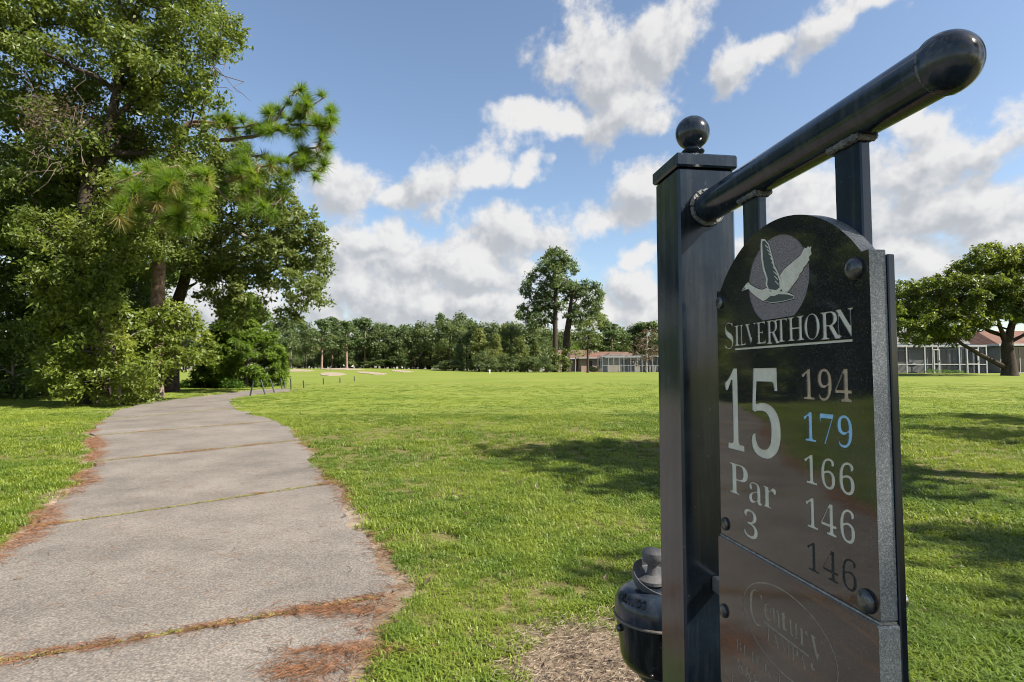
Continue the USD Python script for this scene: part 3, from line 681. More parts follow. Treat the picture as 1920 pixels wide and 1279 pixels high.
    'u': '558:16,438 16,462 212,462 212,94 222,71 237,58 248,54 280,54 299,60 315,70 340,98 340,388 336,409 321,430 304,436 282,438 282,462 482,462 482,88 486,69 497,54 515,46 536,44 536,18 496,18 464,14 340,-14 338,56 300,18 260,-4 242,-10 222,-14 166,-14 136,-6 112,8 98,22 84,46 70,98 66,400 62,415 53,428 37,436',
    'y': '448:-10,-138 -10,-112 -6,-98 12,-72 36,-60 70,-60 90,-68 106,-86 110,-96 110,-134 114,-143 120,-146 139,-144 158,-127 180,-95 196,-59 208,-14 208,-3 50,385 40,405 19,432 -8,438 -8,462 242,462 242,438 220,436 199,430 192,420 192,400 272,185 276,182 282,191 346,365 354,398 354,414 347,428 326,436 302,436 302,462 446,462 446,436 429,434 415,421 392,379 234,-58 200,-132 182,-160 162,-182 128,-202 104,-208 58,-208 26,-196 6,-178 -2,-166',
}



def glyph(c, slim=0.0):
    adv, body = GLYPHS[c].split(":")
    polys = []
    for p in body.split("/"):
        rings = [[tuple(map(float, q.split(","))) for q in r.split()] for r in p.split("|")]
        polys.append(sg.Polygon(rings[0], rings[1:]))
    g = unary_union(polys).buffer(0)
    if slim:
        g = affinity.scale(g, 1, 6, origin=(0, 0)).buffer(-slim).buffer(0)   # take the weight off the upright strokes only
        g = affinity.scale(g, 1, 1 / 6, origin=(0, 0))
    return g, float(adv)


def fit(g, x0, x1, y0, y1):
    a, b, c, d = g.bounds
    g = affinity.translate(g, -a, -b)
    return affinity.translate(affinity.scale(g, (x1 - x0) / (c - a), (y1 - y0) / (d - b), origin=(0, 0)), x0, y0)


def word(text, x0, x1, y0, y1, slim=12.0, gap=10.0):
    """A word fitted to a box on the panel (x along the panel, y = height)."""
    parts_, x = [], 0.0
    for c in text:
        if c == " ":
            x += 260
            continue
        g, adv = glyph(c, slim)
        parts_.append(affinity.translate(g, x, 0))
        x += adv + gap
    return fit(unary_union(parts_), x0, x1, y0, y1)


def raise_to(poly, z0, z1):
    gs = [g for g in getattr(poly, "geoms", [poly]) if g.geom_type == "Polygon" and g.area > 1e-9]
    return trimesh.util.concatenate([trimesh.creation.extrude_polygon(g, z1 - z0, engine="earcut").apply_translation([0, 0, z0]) for g in gs])


def on_panel(mesh, front):
    """From panel coordinates (along, up, out of the face) to the sign's own."""
    v, f, _ = meshkit.arrays(mesh)
    return np.stack([v[:, 0], front - v[:, 2], Z0 + v[:, 1]], 1), f


def to_manifold(poly, z0, z1):
    m = raise_to(poly, z0, z1)
    return m3.Manifold(m3.Mesh(np.asarray(m.vertices, np.float32), np.asarray(m.faces, np.uint32)))


def engrave(poly, cuts, depth, thick):
    body = m3.Manifold.extrude(m3.CrossSection([np.array(sg.polygon.orient(poly).exterior.coords[:-1])]), thick).translate((0, 0, -thick))
    for c in cuts:
        rings = []
        for g in getattr(c, "geoms", [c]):
            rings += [np.array(sg.polygon.orient(g).exterior.coords[:-1])] + [np.array(r.coords[:-1]) for r in sg.polygon.orient(g).interiors]
        body = body - m3.Manifold.extrude(m3.CrossSection(rings, m3.FillRule.EvenOdd), depth + 0.01).translate((0, 0, -depth))
    return body


# upper panel: shoulders and a round head
ang = np.linspace(math.radians(38.6), math.radians(141.4), 60)
AC, AR, AZ = 0.2365, 0.191, 0.0047
head = [(AC + AR * math.cos(q_), AZ + AR * math.sin(q_)) for q_ in ang]
panel = sg.Polygon([(0.0765, -0.2435), (0.3962, -0.2435), (0.3962, 0.1245)] + head + [(0.0765, 0.1250)])
panel = panel.buffer(-0.0015).buffer(0.0015)
t194 = word("194", 0.2815, 0.3655, -0.0318, 0.0042)
t179 = word("179", 0.2825, 0.3645, -0.0803, -0.0457)
t166 = word("166", 0.2818, 0.3655, -0.1294, -0.0952)
t146 = word("146", 0.2818, 0.3640, -0.1800, -0.1447)
g146 = word("146", 0.2835, 0.3645, -0.2290, -0.1955, slim=26.0)
t15a = fit(glyph("1", 10)[0], 0.0955, 0.1480, -0.1118, 0.0056)
t15b = fit(glyph("5", 6)[0], 0.1670, 0.2362, -0.1135, 0.0058)
par_ = unary_union([fit(glyph("P", 16)[0], 0.1035, 0.1560, -0.1752, -0.1320), fit(glyph("a", 16)[0], 0.1565, 0.1905, -0.1785, -0.1500), fit(glyph("r", 14)[0], 0.1925, 0.2230, -0.1765, -0.1490)])
t3 = fit(glyph("3", 18)[0], 0.1420, 0.1775, -0.2282, -0.1893)
CAPS = [("S", 0.0985, 0.1235, 0.0345, 0.0740), ("I", 0.1262, 0.1410, 0.0385, 0.0675), ("L", 0.1425, 0.1580, 0.0385, 0.0675), ("V", 0.1560, 0.1850, 0.0385, 0.0675), ("E", 0.1850, 0.2085, 0.0385, 0.0675), ("R", 0.2095, 0.2385, 0.0372, 0.0675),
        ("T", 0.2295, 0.2555, 0.0385, 0.0675), ("H", 0.2560, 0.2885, 0.0385, 0.0675), ("O", 0.2890, 0.3170, 0.0378, 0.0682), ("R", 0.3180, 0.3510, 0.0368, 0.0675), ("N", 0.3440, 0.3715, 0.0375, 0.0680)]
title = unary_union([fit(glyph(c, 3 if c == 'N' else 20)[0], *b_) for c, *b_ in CAPS])
rule = sg.box(0.1265, 0.0322, 0.3690, 0.0350)
disc = affinity.scale(sg.Point(0.2352, 0.1180).buffer(1.0, 48), 0.0662, 0.0572)
disc = disc.difference(sg.box(0.10, 0.0, 0.40, 0.0690))
WING1 = [(0.2021, 0.1787), (0.2096, 0.1771), (0.2195, 0.1682), (0.226, 0.152), (0.231, 0.1379), (0.2389, 0.1269), (0.2444, 0.1163), (0.2456, 0.1066), (0.2406, 0.1018), (0.2296, 0.1041), (0.217, 0.1074), (0.21, 0.1151), (0.2118, 0.1231), (0.2049, 0.136), (0.201, 0.1519), (0.2002, 0.169)]
WING2 = [(0.2428, 0.123), (0.2524, 0.1293), (0.2682, 0.1343), (0.2857, 0.14), (0.2932, 0.1475), (0.2962, 0.1461), (0.3002, 0.1478), (0.3020, 0.1460), (0.3059, 0.1466), (0.3046, 0.1422), (0.3055, 0.1376), (0.3009, 0.1355), (0.3015, 0.1310), (0.2985, 0.1299), (0.2960, 0.1270), (0.2898, 0.1242), (0.2880, 0.1205), (0.2823, 0.118), (0.2795, 0.1135), (0.2721, 0.1089), (0.259, 0.1), (0.2486, 0.1007), (0.2448, 0.1052), (0.2451, 0.1131)]
BODY = [(0.1515, 0.1175), (0.1618, 0.124), (0.1668, 0.1255), (0.1738, 0.1206), (0.1887, 0.1138), (0.2008, 0.1102), (0.2127, 0.1110), (0.2211, 0.1046), (0.2269, 0.1066), (0.2365, 0.1024), (0.2446, 0.1022), (0.259, 0.0985), (0.2714, 0.0932), (0.2701, 0.0896), (0.2454, 0.0888), (0.2234, 0.0899), (0.2017, 0.0953), (0.1883, 0.102), (0.1759, 0.1093), (0.1675, 0.1162), (0.1598, 0.1165), (0.1514, 0.1157)]
BELLY = [(0.2040, 0.0950), (0.2120, 0.0965), (0.221, 0.0998), (0.2290, 0.0982), (0.2377, 0.0996), (0.2450, 0.0985), (0.2563, 0.0968), (0.2700, 0.0928), (0.2690, 0.0902), (0.2454, 0.0895), (0.2234, 0.0906)]
wing1, wing2, gbody, belly = (sg.Polygon(w).buffer(0.0008).buffer(-0.0008) for w in (WING1, WING2, BODY, BELLY))
bird = unary_union([wing1, wing2, gbody])
letters = [t194, t179, t166, t146, t15a, t15b, par_, t3, title, rule]
pocket = disc.union(bird.buffer(0.0012))
groove = g146
upper_cut = [unary_union([*letters]), pocket]
D = 0.0016
body = engrave(panel, [upper_cut[0], pocket, groove], D, THICK)
upper = part(sign, "granite_panel", on_panel(body, LAT), granite)


def inlay(parent, name, poly, mat, z0=-D - 0.0002, z1=-D + 0.0006):
    part(parent, name, on_panel(raise_to(poly, z0, z1), LAT), mat)


for nm, poly, mat_ in (("title_lettering", title, cream), ("title_rule", rule.difference(title.buffer(0.0006)), cream), ("hole_number", unary_union([t15a, t15b]), cream), ("par_lettering", par_, cream), ("par_number", t3, cream),
                       ("yardage_number", t194, gold), ("yardage_number", t179, blue), ("yardage_number", t166, cream), ("yardage_number", t146, cream), ("blank_yardage_number", g146, bare)):
    inlay(upper, nm, poly, mat_)
inlay(upper, "emblem_disc", disc.difference(bird.buffer(0.0010)), grit, -D - 0.0002, -D + 0.0007)
inlay(upper, "goose_outline", bird.buffer(0.0010), bare, -D - 0.0002, -D + 0.0003)
w1_dark = sg.Polygon([(0.2040, 0.1745), (0.2096, 0.1752), (0.2180, 0.1672), (0.2235, 0.152), (0.2285, 0.1379), (0.2360, 0.1269), (0.2410, 0.1163), (0.2415, 0.1075), (0.2330, 0.1052), (0.217, 0.1090), (0.2135, 0.1151), (0.2150, 0.1231), (0.2085, 0.136), (0.2045, 0.1519)])
bars = []
for k in range(9):
    f_ = k / 8
    x = 0.2155 + 0.020 * f_ + 0.004 * math.sin(f_ * 3)
    y = 0.1640 - 0.0510 * f_
    bars.append(sg.LineString([(x - 0.0042, y + 0.0042), (x + 0.0028, y - 0.0012)]).buffer(0.00055))
goose_white = unary_union([wing2, wing1.difference(w1_dark), gbody.difference(belly), unary_union(bars).intersection(wing1)])
eye_ = sg.Point(0.1650, 0.1226).buffer(0.0008)
beak = sg.Polygon([(0.1520, 0.1174), (0.1600, 0.1205), (0.1592, 0.1180), (0.1530, 0.1160)])
inlay(upper, "goose", goose_white.difference(unary_union([eye_, beak])), cream, -D - 0.0002, -D + 0.0012)
inlay(upper, "goose_shading", unary_union([w1_dark.difference(unary_union(bars)), belly]), look("goose_grey", {"p": ("principled_bsdf", {"base_color": (0.035, 0.045, 0.043), "roughness": 0.5})}), -D - 0.0002, -D + 0.0009)

# lower panel
low_panel = sg.Polygon([(0.0758, -0.4610), (0.3985, -0.4610), (0.3985, -0.2462), (0.0758, -0.2462)]).buffer(-0.004).buffer(0.004)
LF = LAT - 0.0046
oc = np.array([0.2413, -0.3200])
oval = affinity.scale(sg.Point(*oc).buffer(1.0, 48), 0.0972, 0.0520)
oval_ring = oval.difference(affinity.scale(sg.Point(*oc).buffer(1.0, 48), 0.0950, 0.0500))
big_c = fit(glyph("C", 24)[0], 0.1605, 0.1935, -0.3368, -0.2905)
small = unary_union([fit(glyph(c, 22)[0], x0, x1, y0, y1) for c, x0, x1, y0, y1 in (("e", 0.1965, 0.2135, -0.3195, -0.2990), ("n", 0.2150, 0.2330, -0.3180, -0.2985), ("t", 0.2340, 0.2490, -0.3165, -0.2935), ("u", 0.2500, 0.2690, -0.3170, -0.2985), ("r", 0.2710, 0.2870, -0.3190, -0.2990), ("y", 0.2905, 0.3140, -0.3385, -0.2990))])
name2 = unary_union([fit(glyph(c, 24)[0], x0, x1, -0.3450, -0.3275) for c, x0, x1 in (("T", 0.1990, 0.2125), ("A", 0.2130, 0.2300), ("M", 0.2320, 0.2510), ("P", 0.2540, 0.2680), ("A", 0.2690, 0.2825))])
bar_ = sg.LineString([(0.1950, -0.3250), (0.2875, -0.3262)]).buffer(0.0012)
line3 = word("BUICK TO", 0.1232, 0.2560, -0.3915, -0.3770, slim=24, gap=90)
line4 = word("888", 0.1250, 0.1820, -0.4215, -0.4030, slim=22, gap=60)
line5 = word("CE", 0.0880, 0.1200, -0.4475, -0.4340, slim=22, gap=60)
marks = [("oval_ring", oval_ring), ("sponsor_initial", big_c), ("sponsor_name", small), ("sponsor_town", name2), ("underline", bar_), ("sponsor_line", line3), ("sponsor_number", line4), ("sponsor_line", line5)]
D2 = 0.0009
lower_body = engrave(low_panel, [unary_union([p_ for _, p_ in marks])], D2, THICK + 0.0046)
lower = part(sign, "sponsor_panel", on_panel(lower_body, LF), sponsor_granite)
for nm, p_ in marks:
    part(lower, nm, on_panel(raise_to(p_, -D2 - 0.0002, -D2 + 0.0003), LF), tan)
part(sign, "joint_strip", box(0.0765, 0.3975, LAT - 0.0016, LAT + THICK - 0.002, Z0 - 0.2459, Z0 - 0.2438), rough_look("joint_mortar", (0.16, 0.155, 0.14), (0.32, 0.31, 0.28), scale=140.0, rough=0.9, bump=0.6, bump_scale=300.0))
for (bt, bz, rr, lf, mt, dome_) in ((0.0872, 0.1060, 0.0098, LAT, bolt_look, 0.35), (0.3775, 0.1078, 0.0118, LAT, bolt_look, 0.62), (0.0905, -0.2258, 0.0095, LAT, bolt_look, 0.35), (0.3785, -0.2300, 0.0120, LAT, bolt_look, 0.45), (0.0905, -0.3525, 0.0098, LF, bolt_look, 0.4), (0.3785, -0.3525, 0.0115, LF, bolt_look, 0.4)):
    pr = [(0.0, 0.0), (rr, 0.0), (rr, 0.0016)] + [(rr * math.cos(q_), 0.0016 + rr * dome_ * math.sin(q_)) for q_ in np.linspace(0.12, math.pi / 2, 9)]
    pr[-1] = (0.0, pr[-1][1])
    bm = lathe(pr, 28)
    bm.apply_translation([bt, bz, 0.0001])
    part(sign, "bolt", on_panel(bm, lf), mt, smooth=35)
# the nut behind, showing past the edge
nut = trimesh.creation.cylinder(0.008, 0.012, sections=20)
nut.apply_transform(trimesh.transformations.rotation_matrix(math.pi / 2, [1, 0, 0]))
nut.apply_translation([0.3785, LAT + THICK + 0.0150, Z0 - 0.2300])
part(sign, "bolt_nut", nut, bright_bolt, smooth=35)

# ------------------------------------------------------------------ the ball washer, on a post of its own behind the sign
WY = 1.30
WX = along(1228, WY)
wz0 = 0.0
washer = thing("ball_washer", "glossy black golf ball washer with a grey knob standing behind the sign post", "ball washer", (WX, WY, 0.0))
black = painted("black_enamel", (0.004, 0.0045, 0.005), (0.008, 0.009, 0.010), 0.12)
lid_blue = painted("navy_enamel", (0.007, 0.011, 0.018), (0.014, 0.021, 0.032), 0.14)
knob_look = rough_look("grey_rubber", (0.050, 0.050, 0.052), (0.10, 0.098, 0.10), scale=30.0, rough=0.65, bump=0.15, bump_scale=200.0)
zb = sight(1228, 1246, WY)[2]
zt = sight(1228, 1152, WY)[2]
zk = sight(1217, 1027, WY)[2]
RB = 0.092
bodyp = [(0.0, zb - 0.006), (0.058, zb - 0.006), (0.068, zb), (0.078, zb + 0.012), (0.082, zb + 0.028), (0.085, zb + 0.060), (RB - 0.001, zt - 0.004), (RB - 0.001, zt - 0.003), (0.0, zt - 0.003)]
part(washer, "tank", lathe(bodyp, 64), black, smooth=30)
part(washer, "rim", lathe([(0.0, zt - 0.0028), (RB + 0.0025, zt - 0.0028), (RB + 0.003, zt), (RB + 0.0015, zt + 0.0025), (0.0, zt + 0.0026)], 64), rough_look("scuffed_rim", (0.05, 0.045, 0.04), (0.12, 0.11, 0.10), scale=50.0, rough=0.5), smooth=25)
coverp = [(0.0, zt + 0.003), (RB, zt + 0.003), (RB + 0.001, zt + 0.020), (RB - 0.001, zt + 0.034), (RB - 0.007, zt + 0.046), (RB - 0.018, zt + 0.055), (0.058, zt + 0.061), (0.0, zt + 0.064)]
cover = part(washer, "cover", lathe(coverp, 64), lid_blue, smooth=28)
# the oval lid lies tilted on the cover, its rim turned up
zl = sight(1216, 1088, WY)[2]
tilt = trimesh.transformations.rotation_matrix(math.radians(13), [0, 1, 0]) @ trimesh.transformations.rotation_matrix(math.radians(24), [1, 0, 0])
lp = [(0.0, 0.0), (0.044, 0.0), (0.049, 0.002), (0.053, 0.008), (0.0560, 0.0140), (0.0585, 0.0145), (0.0592, 0.0130), (0.0565, -0.002), (0.053, -0.008), (0.0, -0.010)]
lm = lathe(lp[::-1], 56)
lm.apply_scale([1.0, 0.94, 1.0])
lm.apply_transform(tilt)
lm.apply_translation([0.0, 0.0, zl - 0.002])
part(washer, "lid", lm, rough_look("faded_lid", (0.030, 0.034, 0.040), (0.07, 0.074, 0.082), scale=22.0, rough=0.5, bump=0.1), smooth=30)
kz = zk - zl
kn = [(0.0, -0.004), (0.030, -0.004), (0.031, 0.003), (0.022, 0.008), (0.013, 0.013), (0.0105, 0.020), (0.0100, kz - 0.038), (0.013, kz - 0.034), (0.0205, kz - 0.028), (0.0245, kz - 0.018), (0.0235, kz - 0.009), (0.017, kz - 0.003), (0.008, kz - 0.0005), (0.0, kz)]
km = lathe(kn, 36)
km.apply_transform(trimesh.transformations.rotation_matrix(math.radians(3), [0, 1, 0]))
km.apply_translation([along(1217, WY) - WX, 0.0, zl])
part(washer, "knob", km, knob_look, smooth=40)
part(washer, "post", tube([(0, 0, -0.3), (0, 0, zb - 0.005)], 0.030, 24), black, smooth=40)
part(washer, "post_collar", lathe([(0.0, zb - 0.022), (0.045, zb - 0.022), (0.047, zb - 0.012), (0.045, zb - 0.0065), (0.0, zb - 0.0065)], 32), bolt_look, smooth=30)
for (uu, vv, rr) in ((1159, 1152, 0.0075), (1200, 1229, 0.003)):
    pz = sight(uu, vv, WY)[2] - (0.012 if rr > 0.005 else 0)
    aa = math.radians(196 if rr > 0.005 else 248)
    sc = trimesh.creation.icosphere(2, rr)
    sc.apply_translation([RB * math.cos(aa), RB * math.sin(aa), pz - (0.006 if rr > 0.005 else 0)])
    part(washer, "screw", sc, bolt_look, smooth=True)
# raised maker's lettering on the cover
wl = []
for i, c in enumerate("BAYCO"):
    g, adv = None, None
    lt = meshkit.text_mesh(c, 0.0120, 0.0022, bold=True)
    v, f, _ = meshkit.arrays(lt)
    a0 = math.radians(203 + i * 8.6)
    x_ = v[:, 0] - v[:, 0].mean()
    aa = a0 + x_ / (RB - 0.004)
    rad = RB - 0.0030 - 0.0090 * (v[:, 1] / 0.0095) + v[:, 2] * 0.6
    zz = zt + 0.0400 + 0.0095 * (v[:, 1] / 0.0095) + v[:, 2] * 0.9
    wl.append((np.stack([rad * np.cos(aa), rad * np.sin(aa), zz], 1), f))
part(cover, "lettering", cat(wl), black)

# ------------------------------------------------------------------ trees
bark_dark = rough_look("dark_bark", (0.018, 0.014, 0.011), (0.055, 0.044, 0.035), scale=9.0, rough=0.95, bump=0.9, bump_scale=26.0, spec=0.1)
bark_pine = rough_look("pine_bark", (0.075, 0.050, 0.040), (0.235, 0.165, 0.135), scale=7.0, rough=0.95, bump=1.0, bump_scale=18.0, spec=0.1)
bark_grey = rough_look("grey_bark", (0.10, 0.088, 0.072), (0.22, 0.195, 0.165), scale=6.0, rough=0.95, bump=0.7, bump_scale=25.0, spec=0.1)
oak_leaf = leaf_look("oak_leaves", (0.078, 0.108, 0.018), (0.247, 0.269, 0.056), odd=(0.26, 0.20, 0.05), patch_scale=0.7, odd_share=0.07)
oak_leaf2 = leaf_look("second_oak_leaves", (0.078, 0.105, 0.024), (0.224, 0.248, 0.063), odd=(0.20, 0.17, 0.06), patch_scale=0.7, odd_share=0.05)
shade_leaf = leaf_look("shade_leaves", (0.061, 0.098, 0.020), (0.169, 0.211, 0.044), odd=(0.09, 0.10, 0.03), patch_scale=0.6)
young_leaf = leaf_look("young_leaves", (0.096, 0.130, 0.019), (0.274, 0.287, 0.049), odd=(0.28, 0.22, 0.04), patch_scale=0.9, odd_share=0.06)
pine_leaf = leaf_look("pine_needles", (0.095, 0.160, 0.019), (0.263, 0.311, 0.043), odd=(0.30, 0.22, 0.07), patch_scale=0.9, odd_share=0.02, rough=0.4)
pine_old = leaf_look("old_pine_needles", (0.16, 0.14, 0.035), (0.30, 0.235, 0.075), patch_scale=1.2, odd_share=0.0)
cyp_leaf = leaf_look("cypress_leaves", (0.068, 0.115, 0.012), (0.173, 0.225, 0.028), odd=(0.16, 0.22, 0.03), patch_scale=0.8)
fern_leaf = leaf_look("low_shrub_leaves", (0.050, 0.105, 0.012), (0.105, 0.180, 0.022), patch_scale=1.0)
brown_leaf = leaf_look("brown_leaves", (0.085, 0.062, 0.040), (0.19, 0.145, 0.10), odd=(0.11, 0.12, 0.04), patch_scale=0.3, odd_share=0.15)
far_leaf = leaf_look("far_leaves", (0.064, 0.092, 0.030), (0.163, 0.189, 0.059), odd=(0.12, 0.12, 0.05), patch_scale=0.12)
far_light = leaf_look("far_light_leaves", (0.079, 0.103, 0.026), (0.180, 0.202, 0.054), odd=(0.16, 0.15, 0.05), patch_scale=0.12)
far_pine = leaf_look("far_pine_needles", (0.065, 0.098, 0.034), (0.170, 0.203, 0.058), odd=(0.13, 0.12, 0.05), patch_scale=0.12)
right_leaf = leaf_look("spreading_oak_leaves", (0.066, 0.092, 0.015), (0.186, 0.202, 0.037), odd=(0.17, 0.16, 0.04), patch_scale=0.35)
dead_look = rough_look("dead_twigs", (0.045, 0.034, 0.028), (0.11, 0.082, 0.068), scale=4.0, rough=0.95)


def leaf_mesh(rng, P, size, out=None, width=0.5, up=0.55, droop=0.25, jitter=0.45):
    """One bent rhombus per point of P."""
    n = len(P)
    nor = rng.normal(size=(n, 3)) * 0.75 + [0, 0, up]
    if out is not None:
        nor += 0.5 * out
    nor /= np.linalg.norm(nor, axis=1, keepdims=True) + 1e-9
    a = rng.normal(size=(n, 3)) - [0, 0, droop]
    a -= (a * nor).sum(1, keepdims=True) * nor
    a /= np.linalg.norm(a, axis=1, keepdims=True) + 1e-9
    b = np.cross(nor, a)
    L = size * (1 + jitter * rng.uniform(-1, 1, (n, 1)))
    W = L * width * 0.5
    base, tip = P, P + a * L
    mid = P + a * L * 0.45
    l, r = mid + b * W + nor * W * 0.25, mid - b * W + nor * W * 0.25
    v = np.stack([base, l, tip, r], 1).reshape(-1, 3)
    k = np.arange(n)[:, None] * 4
    f = np.concatenate([k + [0, 2, 1], k + [0, 3, 2]], 0)
    return v, f


def clump_points(rng, C, R, n, twig=0.16, groups=14, shell=0.55):
    """Points of a leaf clump: twig sprays scattered through the outer part of an ellipsoid. Returns points and outward directions."""
    d = rng.normal(size=(groups, 3))
    d[:, 2] += 0.25
    d /= np.linalg.norm(d, axis=1, keepdims=True)
    r = rng.uniform(shell ** 3, 1.0, (groups, 1)) ** (1 / 3)
    cen = C + d * r * R
    which = rng.integers(0, groups, n)
    sig = twig * np.mean(R)
    P = cen[which] + rng.normal(size=(n, 3)) * sig * [1.15, 1.15, 0.7]
    o = P - C
    return P, o / (np.linalg.norm(o, axis=1, keepdims=True) + 1e-9)


def bend(rng, a, b, n=6, sag=0.0, wob=0.05):
    """A slightly crooked limb from a to b."""
    t = np.linspace(0, 1, n)[:, None]
    L = np.linalg.norm(b - a)
    p = a + (b - a) * t
    w = rng.normal(size=(n, 3)) * wob * L
    w[0] = w[-1] = 0
    p = p + w * np.sin(np.pi * t)
    p[:, 2] += (np.sin(np.pi * t[:, 0]) * sag * L)
    return p


def limbs_to(rng, trunk, clumps, r0=0.10, reach=0.75, sides=6, min_h=0.25):
    """Limbs from the trunk (or from a clump already reached) to every clump; returns a list of tubes."""
    nodes = [(p, r) for p, r in trunk if True]
    order = np.argsort([min(np.linalg.norm(c - p) for p, _ in nodes) for c in clumps])
    out = []
    for k in order:
        c = clumps[k]
        best, cost = None, 1e9
        for p, r in nodes:
            dz = c[2] - p[2]
            d = np.linalg.norm(c - p)
            pen = d * (1.0 + (0.9 if dz < 0.1 * d else 0.0)) + 0.02 / max(r, 0.01)
            if pen < cost:
                best, cost = (p, r), pen
        p, r = best
        r_end = max(0.012, min(r * 0.45, r0 * 0.4))
        pts = bend(rng, p, c, 6, sag=0.04, wob=0.06)
        out.append(tube(pts, np.linspace(min(r * 0.75, r0), r_end, 6), sides))
        for q in (2, 4, 5):
            nodes.append((pts[q], np.interp(q, [0, 5], [min(r * 0.75, r0), r_end])))
    return out


def px_clumps(rng, poly_px, n, y0, depth, rad_px, jitter=0.35, min_gap=0.75):
    """Clump centres filling a stretch of the view at about distance y0, each with its own depth."""
    poly = sg.Polygon(poly_px)
    pts = []
    tries = 0
    x0, ya, x1, yb = poly.bounds
    while len(pts) < n and tries < n * 60:
        tries += 1
        p = rng.uniform((x0, ya), (x1, yb))
        if not poly.contains(sg.Point(p)):
            continue
        r = rad_px * rng.uniform(1 - jitter, 1 + jitter)
        if all(np.hypot(*(p - q[:2])) > min_gap * 0.5 * (r + q[2]) for q in pts):
            pts.append((p[0], p[1], r))
    out = []
    for u, v, r in pts:
        y = y0 + rng.uniform(-1, 1) * depth
        out.append((sight(u, v, y), r / FPX * y))
    return out


def leafy(rng, clumps, leaves_per_m2, size, width=0.5, twig=0.2, groups=14, flat=0.8, up=0.55):
    vs, fs, k = [], [], 0
    for C, r in clumps:
        R = np.array([r, r, r * flat])
        n = max(12, int(leaves_per_m2 * r * r * math.pi))
        P, o = clump_points(rng, C, R, n, twig, groups)
        v, f = leaf_mesh(rng, P, size, o, width, up)
        vs.append(v)
        fs.append(f + k)
        k += len(v)
    return np.vstack(vs), np.vstack(fs)


def shift(mesh, base):
    v, f, _ = meshkit.arrays(mesh)
    return np.asarray(v) - base, f


def wood(trunk_pts, radii, limbs, base, sides=14, flare=1.25):
    P = np.asarray(trunk_pts, float)
    t = np.linspace(0, 1, max(12, len(P) * 4))
    L = np.concatenate([[0], np.cumsum(np.linalg.norm(np.diff(P, axis=0), axis=1))])
    L /= L[-1]
    Q = PchipInterpolator(L, P, axis=0)(t)
    R = np.interp(t, L, radii)
    R = R * (1 + (flare - 1) * np.exp(-t / 0.035))
    return tube(Q, R, sides)


def tree(name, label, base, trunk_pts, radii, clumps, leaf_mat, bark, lp, size, seed, group=None, category="tree", width=0.5, twig=0.2, groups=14, flat=0.8, limb_r=0.09, extra=None, up=0.55, skip_limbs=False):
    rng = np.random.default_rng(seed)
    base = np.asarray(base, float)
    th = thing(name, label, category, base, group=group)
    tp = np.asarray(trunk_pts, float)
    part(th, "trunk", shift(wood(tp, radii, None, base), base), bark, smooth=60)
    if not skip_limbs:
        P = np.linspace(0, 1, 14)
        L = np.concatenate([[0], np.cumsum(np.linalg.norm(np.diff(tp, axis=0), axis=1))])
        L /= L[-1]
        nodes = [(np.array([np.interp(t, L, tp[:, k]) for k in range(3)]), float(np.interp(t, L, radii))) for t in P if t > 0.25]
        lb = limbs_to(rng, nodes, [c for c, _ in clumps], limb_r)
        part(th, "limbs", shift(cat(lb), base), bark, smooth=60, kind="stuff")
    part(th, "crown", shift(leafy(rng, clumps, lp, size, width, twig, groups, flat, up), base), leaf_mat, kind="stuff")
    if extra:
        for nm, mesh, mat in extra:
            part(th, nm, shift(mesh, base), mat, kind="stuff")
    return th


rng = np.random.default_rng(101)
# the great oak at the left
B1 = foot(183, 17.2)
T1 = [B1 - [0, 0, 0.2], sight(184, 700, 17.2), sight(176, 600, 17.1), sight(172, 480, 17.0), sight(160, 380, 17.0), sight(200, 250, 16.8), sight(230, 120, 16.8), sight(260, 0, 16.8)]
c1 = px_clumps(rng, [(-190, -190), (330, -190), (395, -90), (405, 10), (425, 45), (380, 130), (360, 220), (385, 290), (350, 360), (340, 440), (230, 470), (60, 430), (-60, 480), (-190, 480)], 150, 17.4, 1.5, 52)
c1 += [(sight(u, v, 16.3), r / FPX * 16.3) for u, v, r in ((438, 70, 22), (420, 40, 26), (405, 95, 24), (448, 82, 14), (392, 150, 20), (380, 195, 24), (398, 235, 20), (370, 255, 26))]
c1 += px_clumps(rng, [(40, 420), (270, 430), (285, 500), (230, 560), (60, 590)], 22, 15.9, 0.5, 40)
dead = []
for k in range(46):
    a = sight(rng.uniform(50, 160), rng.uniform(160, 330), 15.2 + rng.uniform(-0.4, 0.6))
    dd = rng.normal(size=3) * [1, 0.7, 1] - [0, 0, 0.2]
    dead.append(tube(bend(rng, a, a + dd / np.linalg.norm(dd) * rng.uniform(0.3, 0.9), 4, wob=0.12), np.linspace(0.012, 0.004, 4), 4))
for (u0, v0, u1, v1) in ((398, 122, 455, 175), (398, 130, 440, 185), (392, 100, 430, 150), (402, 128, 470, 190)):
    dead.append(tube(bend(rng, sight(u0, v0, 16.3), sight(u1, v1, 16.2), 6, wob=0.08), np.linspace(0.016, 0.004, 6), 4))
dl = clump_points(rng, sight(110, 225, 15.6), np.array([0.8, 0.5, 0.6]), 500, 0.3, 16)[0]
tree("oak_tree", "tall broad oak with a dead brown spray, nearest the path on its left", B1, T1, [0.33, 0.30, 0.27, 0.24, 0.20, 0.13, 0.09, 0.05], c1, oak_leaf, bark_dark, 520, 0.125, 1, groups=11, twig=0.21,
     extra=[("dead_branch", cat(dead), dead_look), ("dead_leaves", leaf_mesh(rng, dl, 0.10), brown_leaf)])
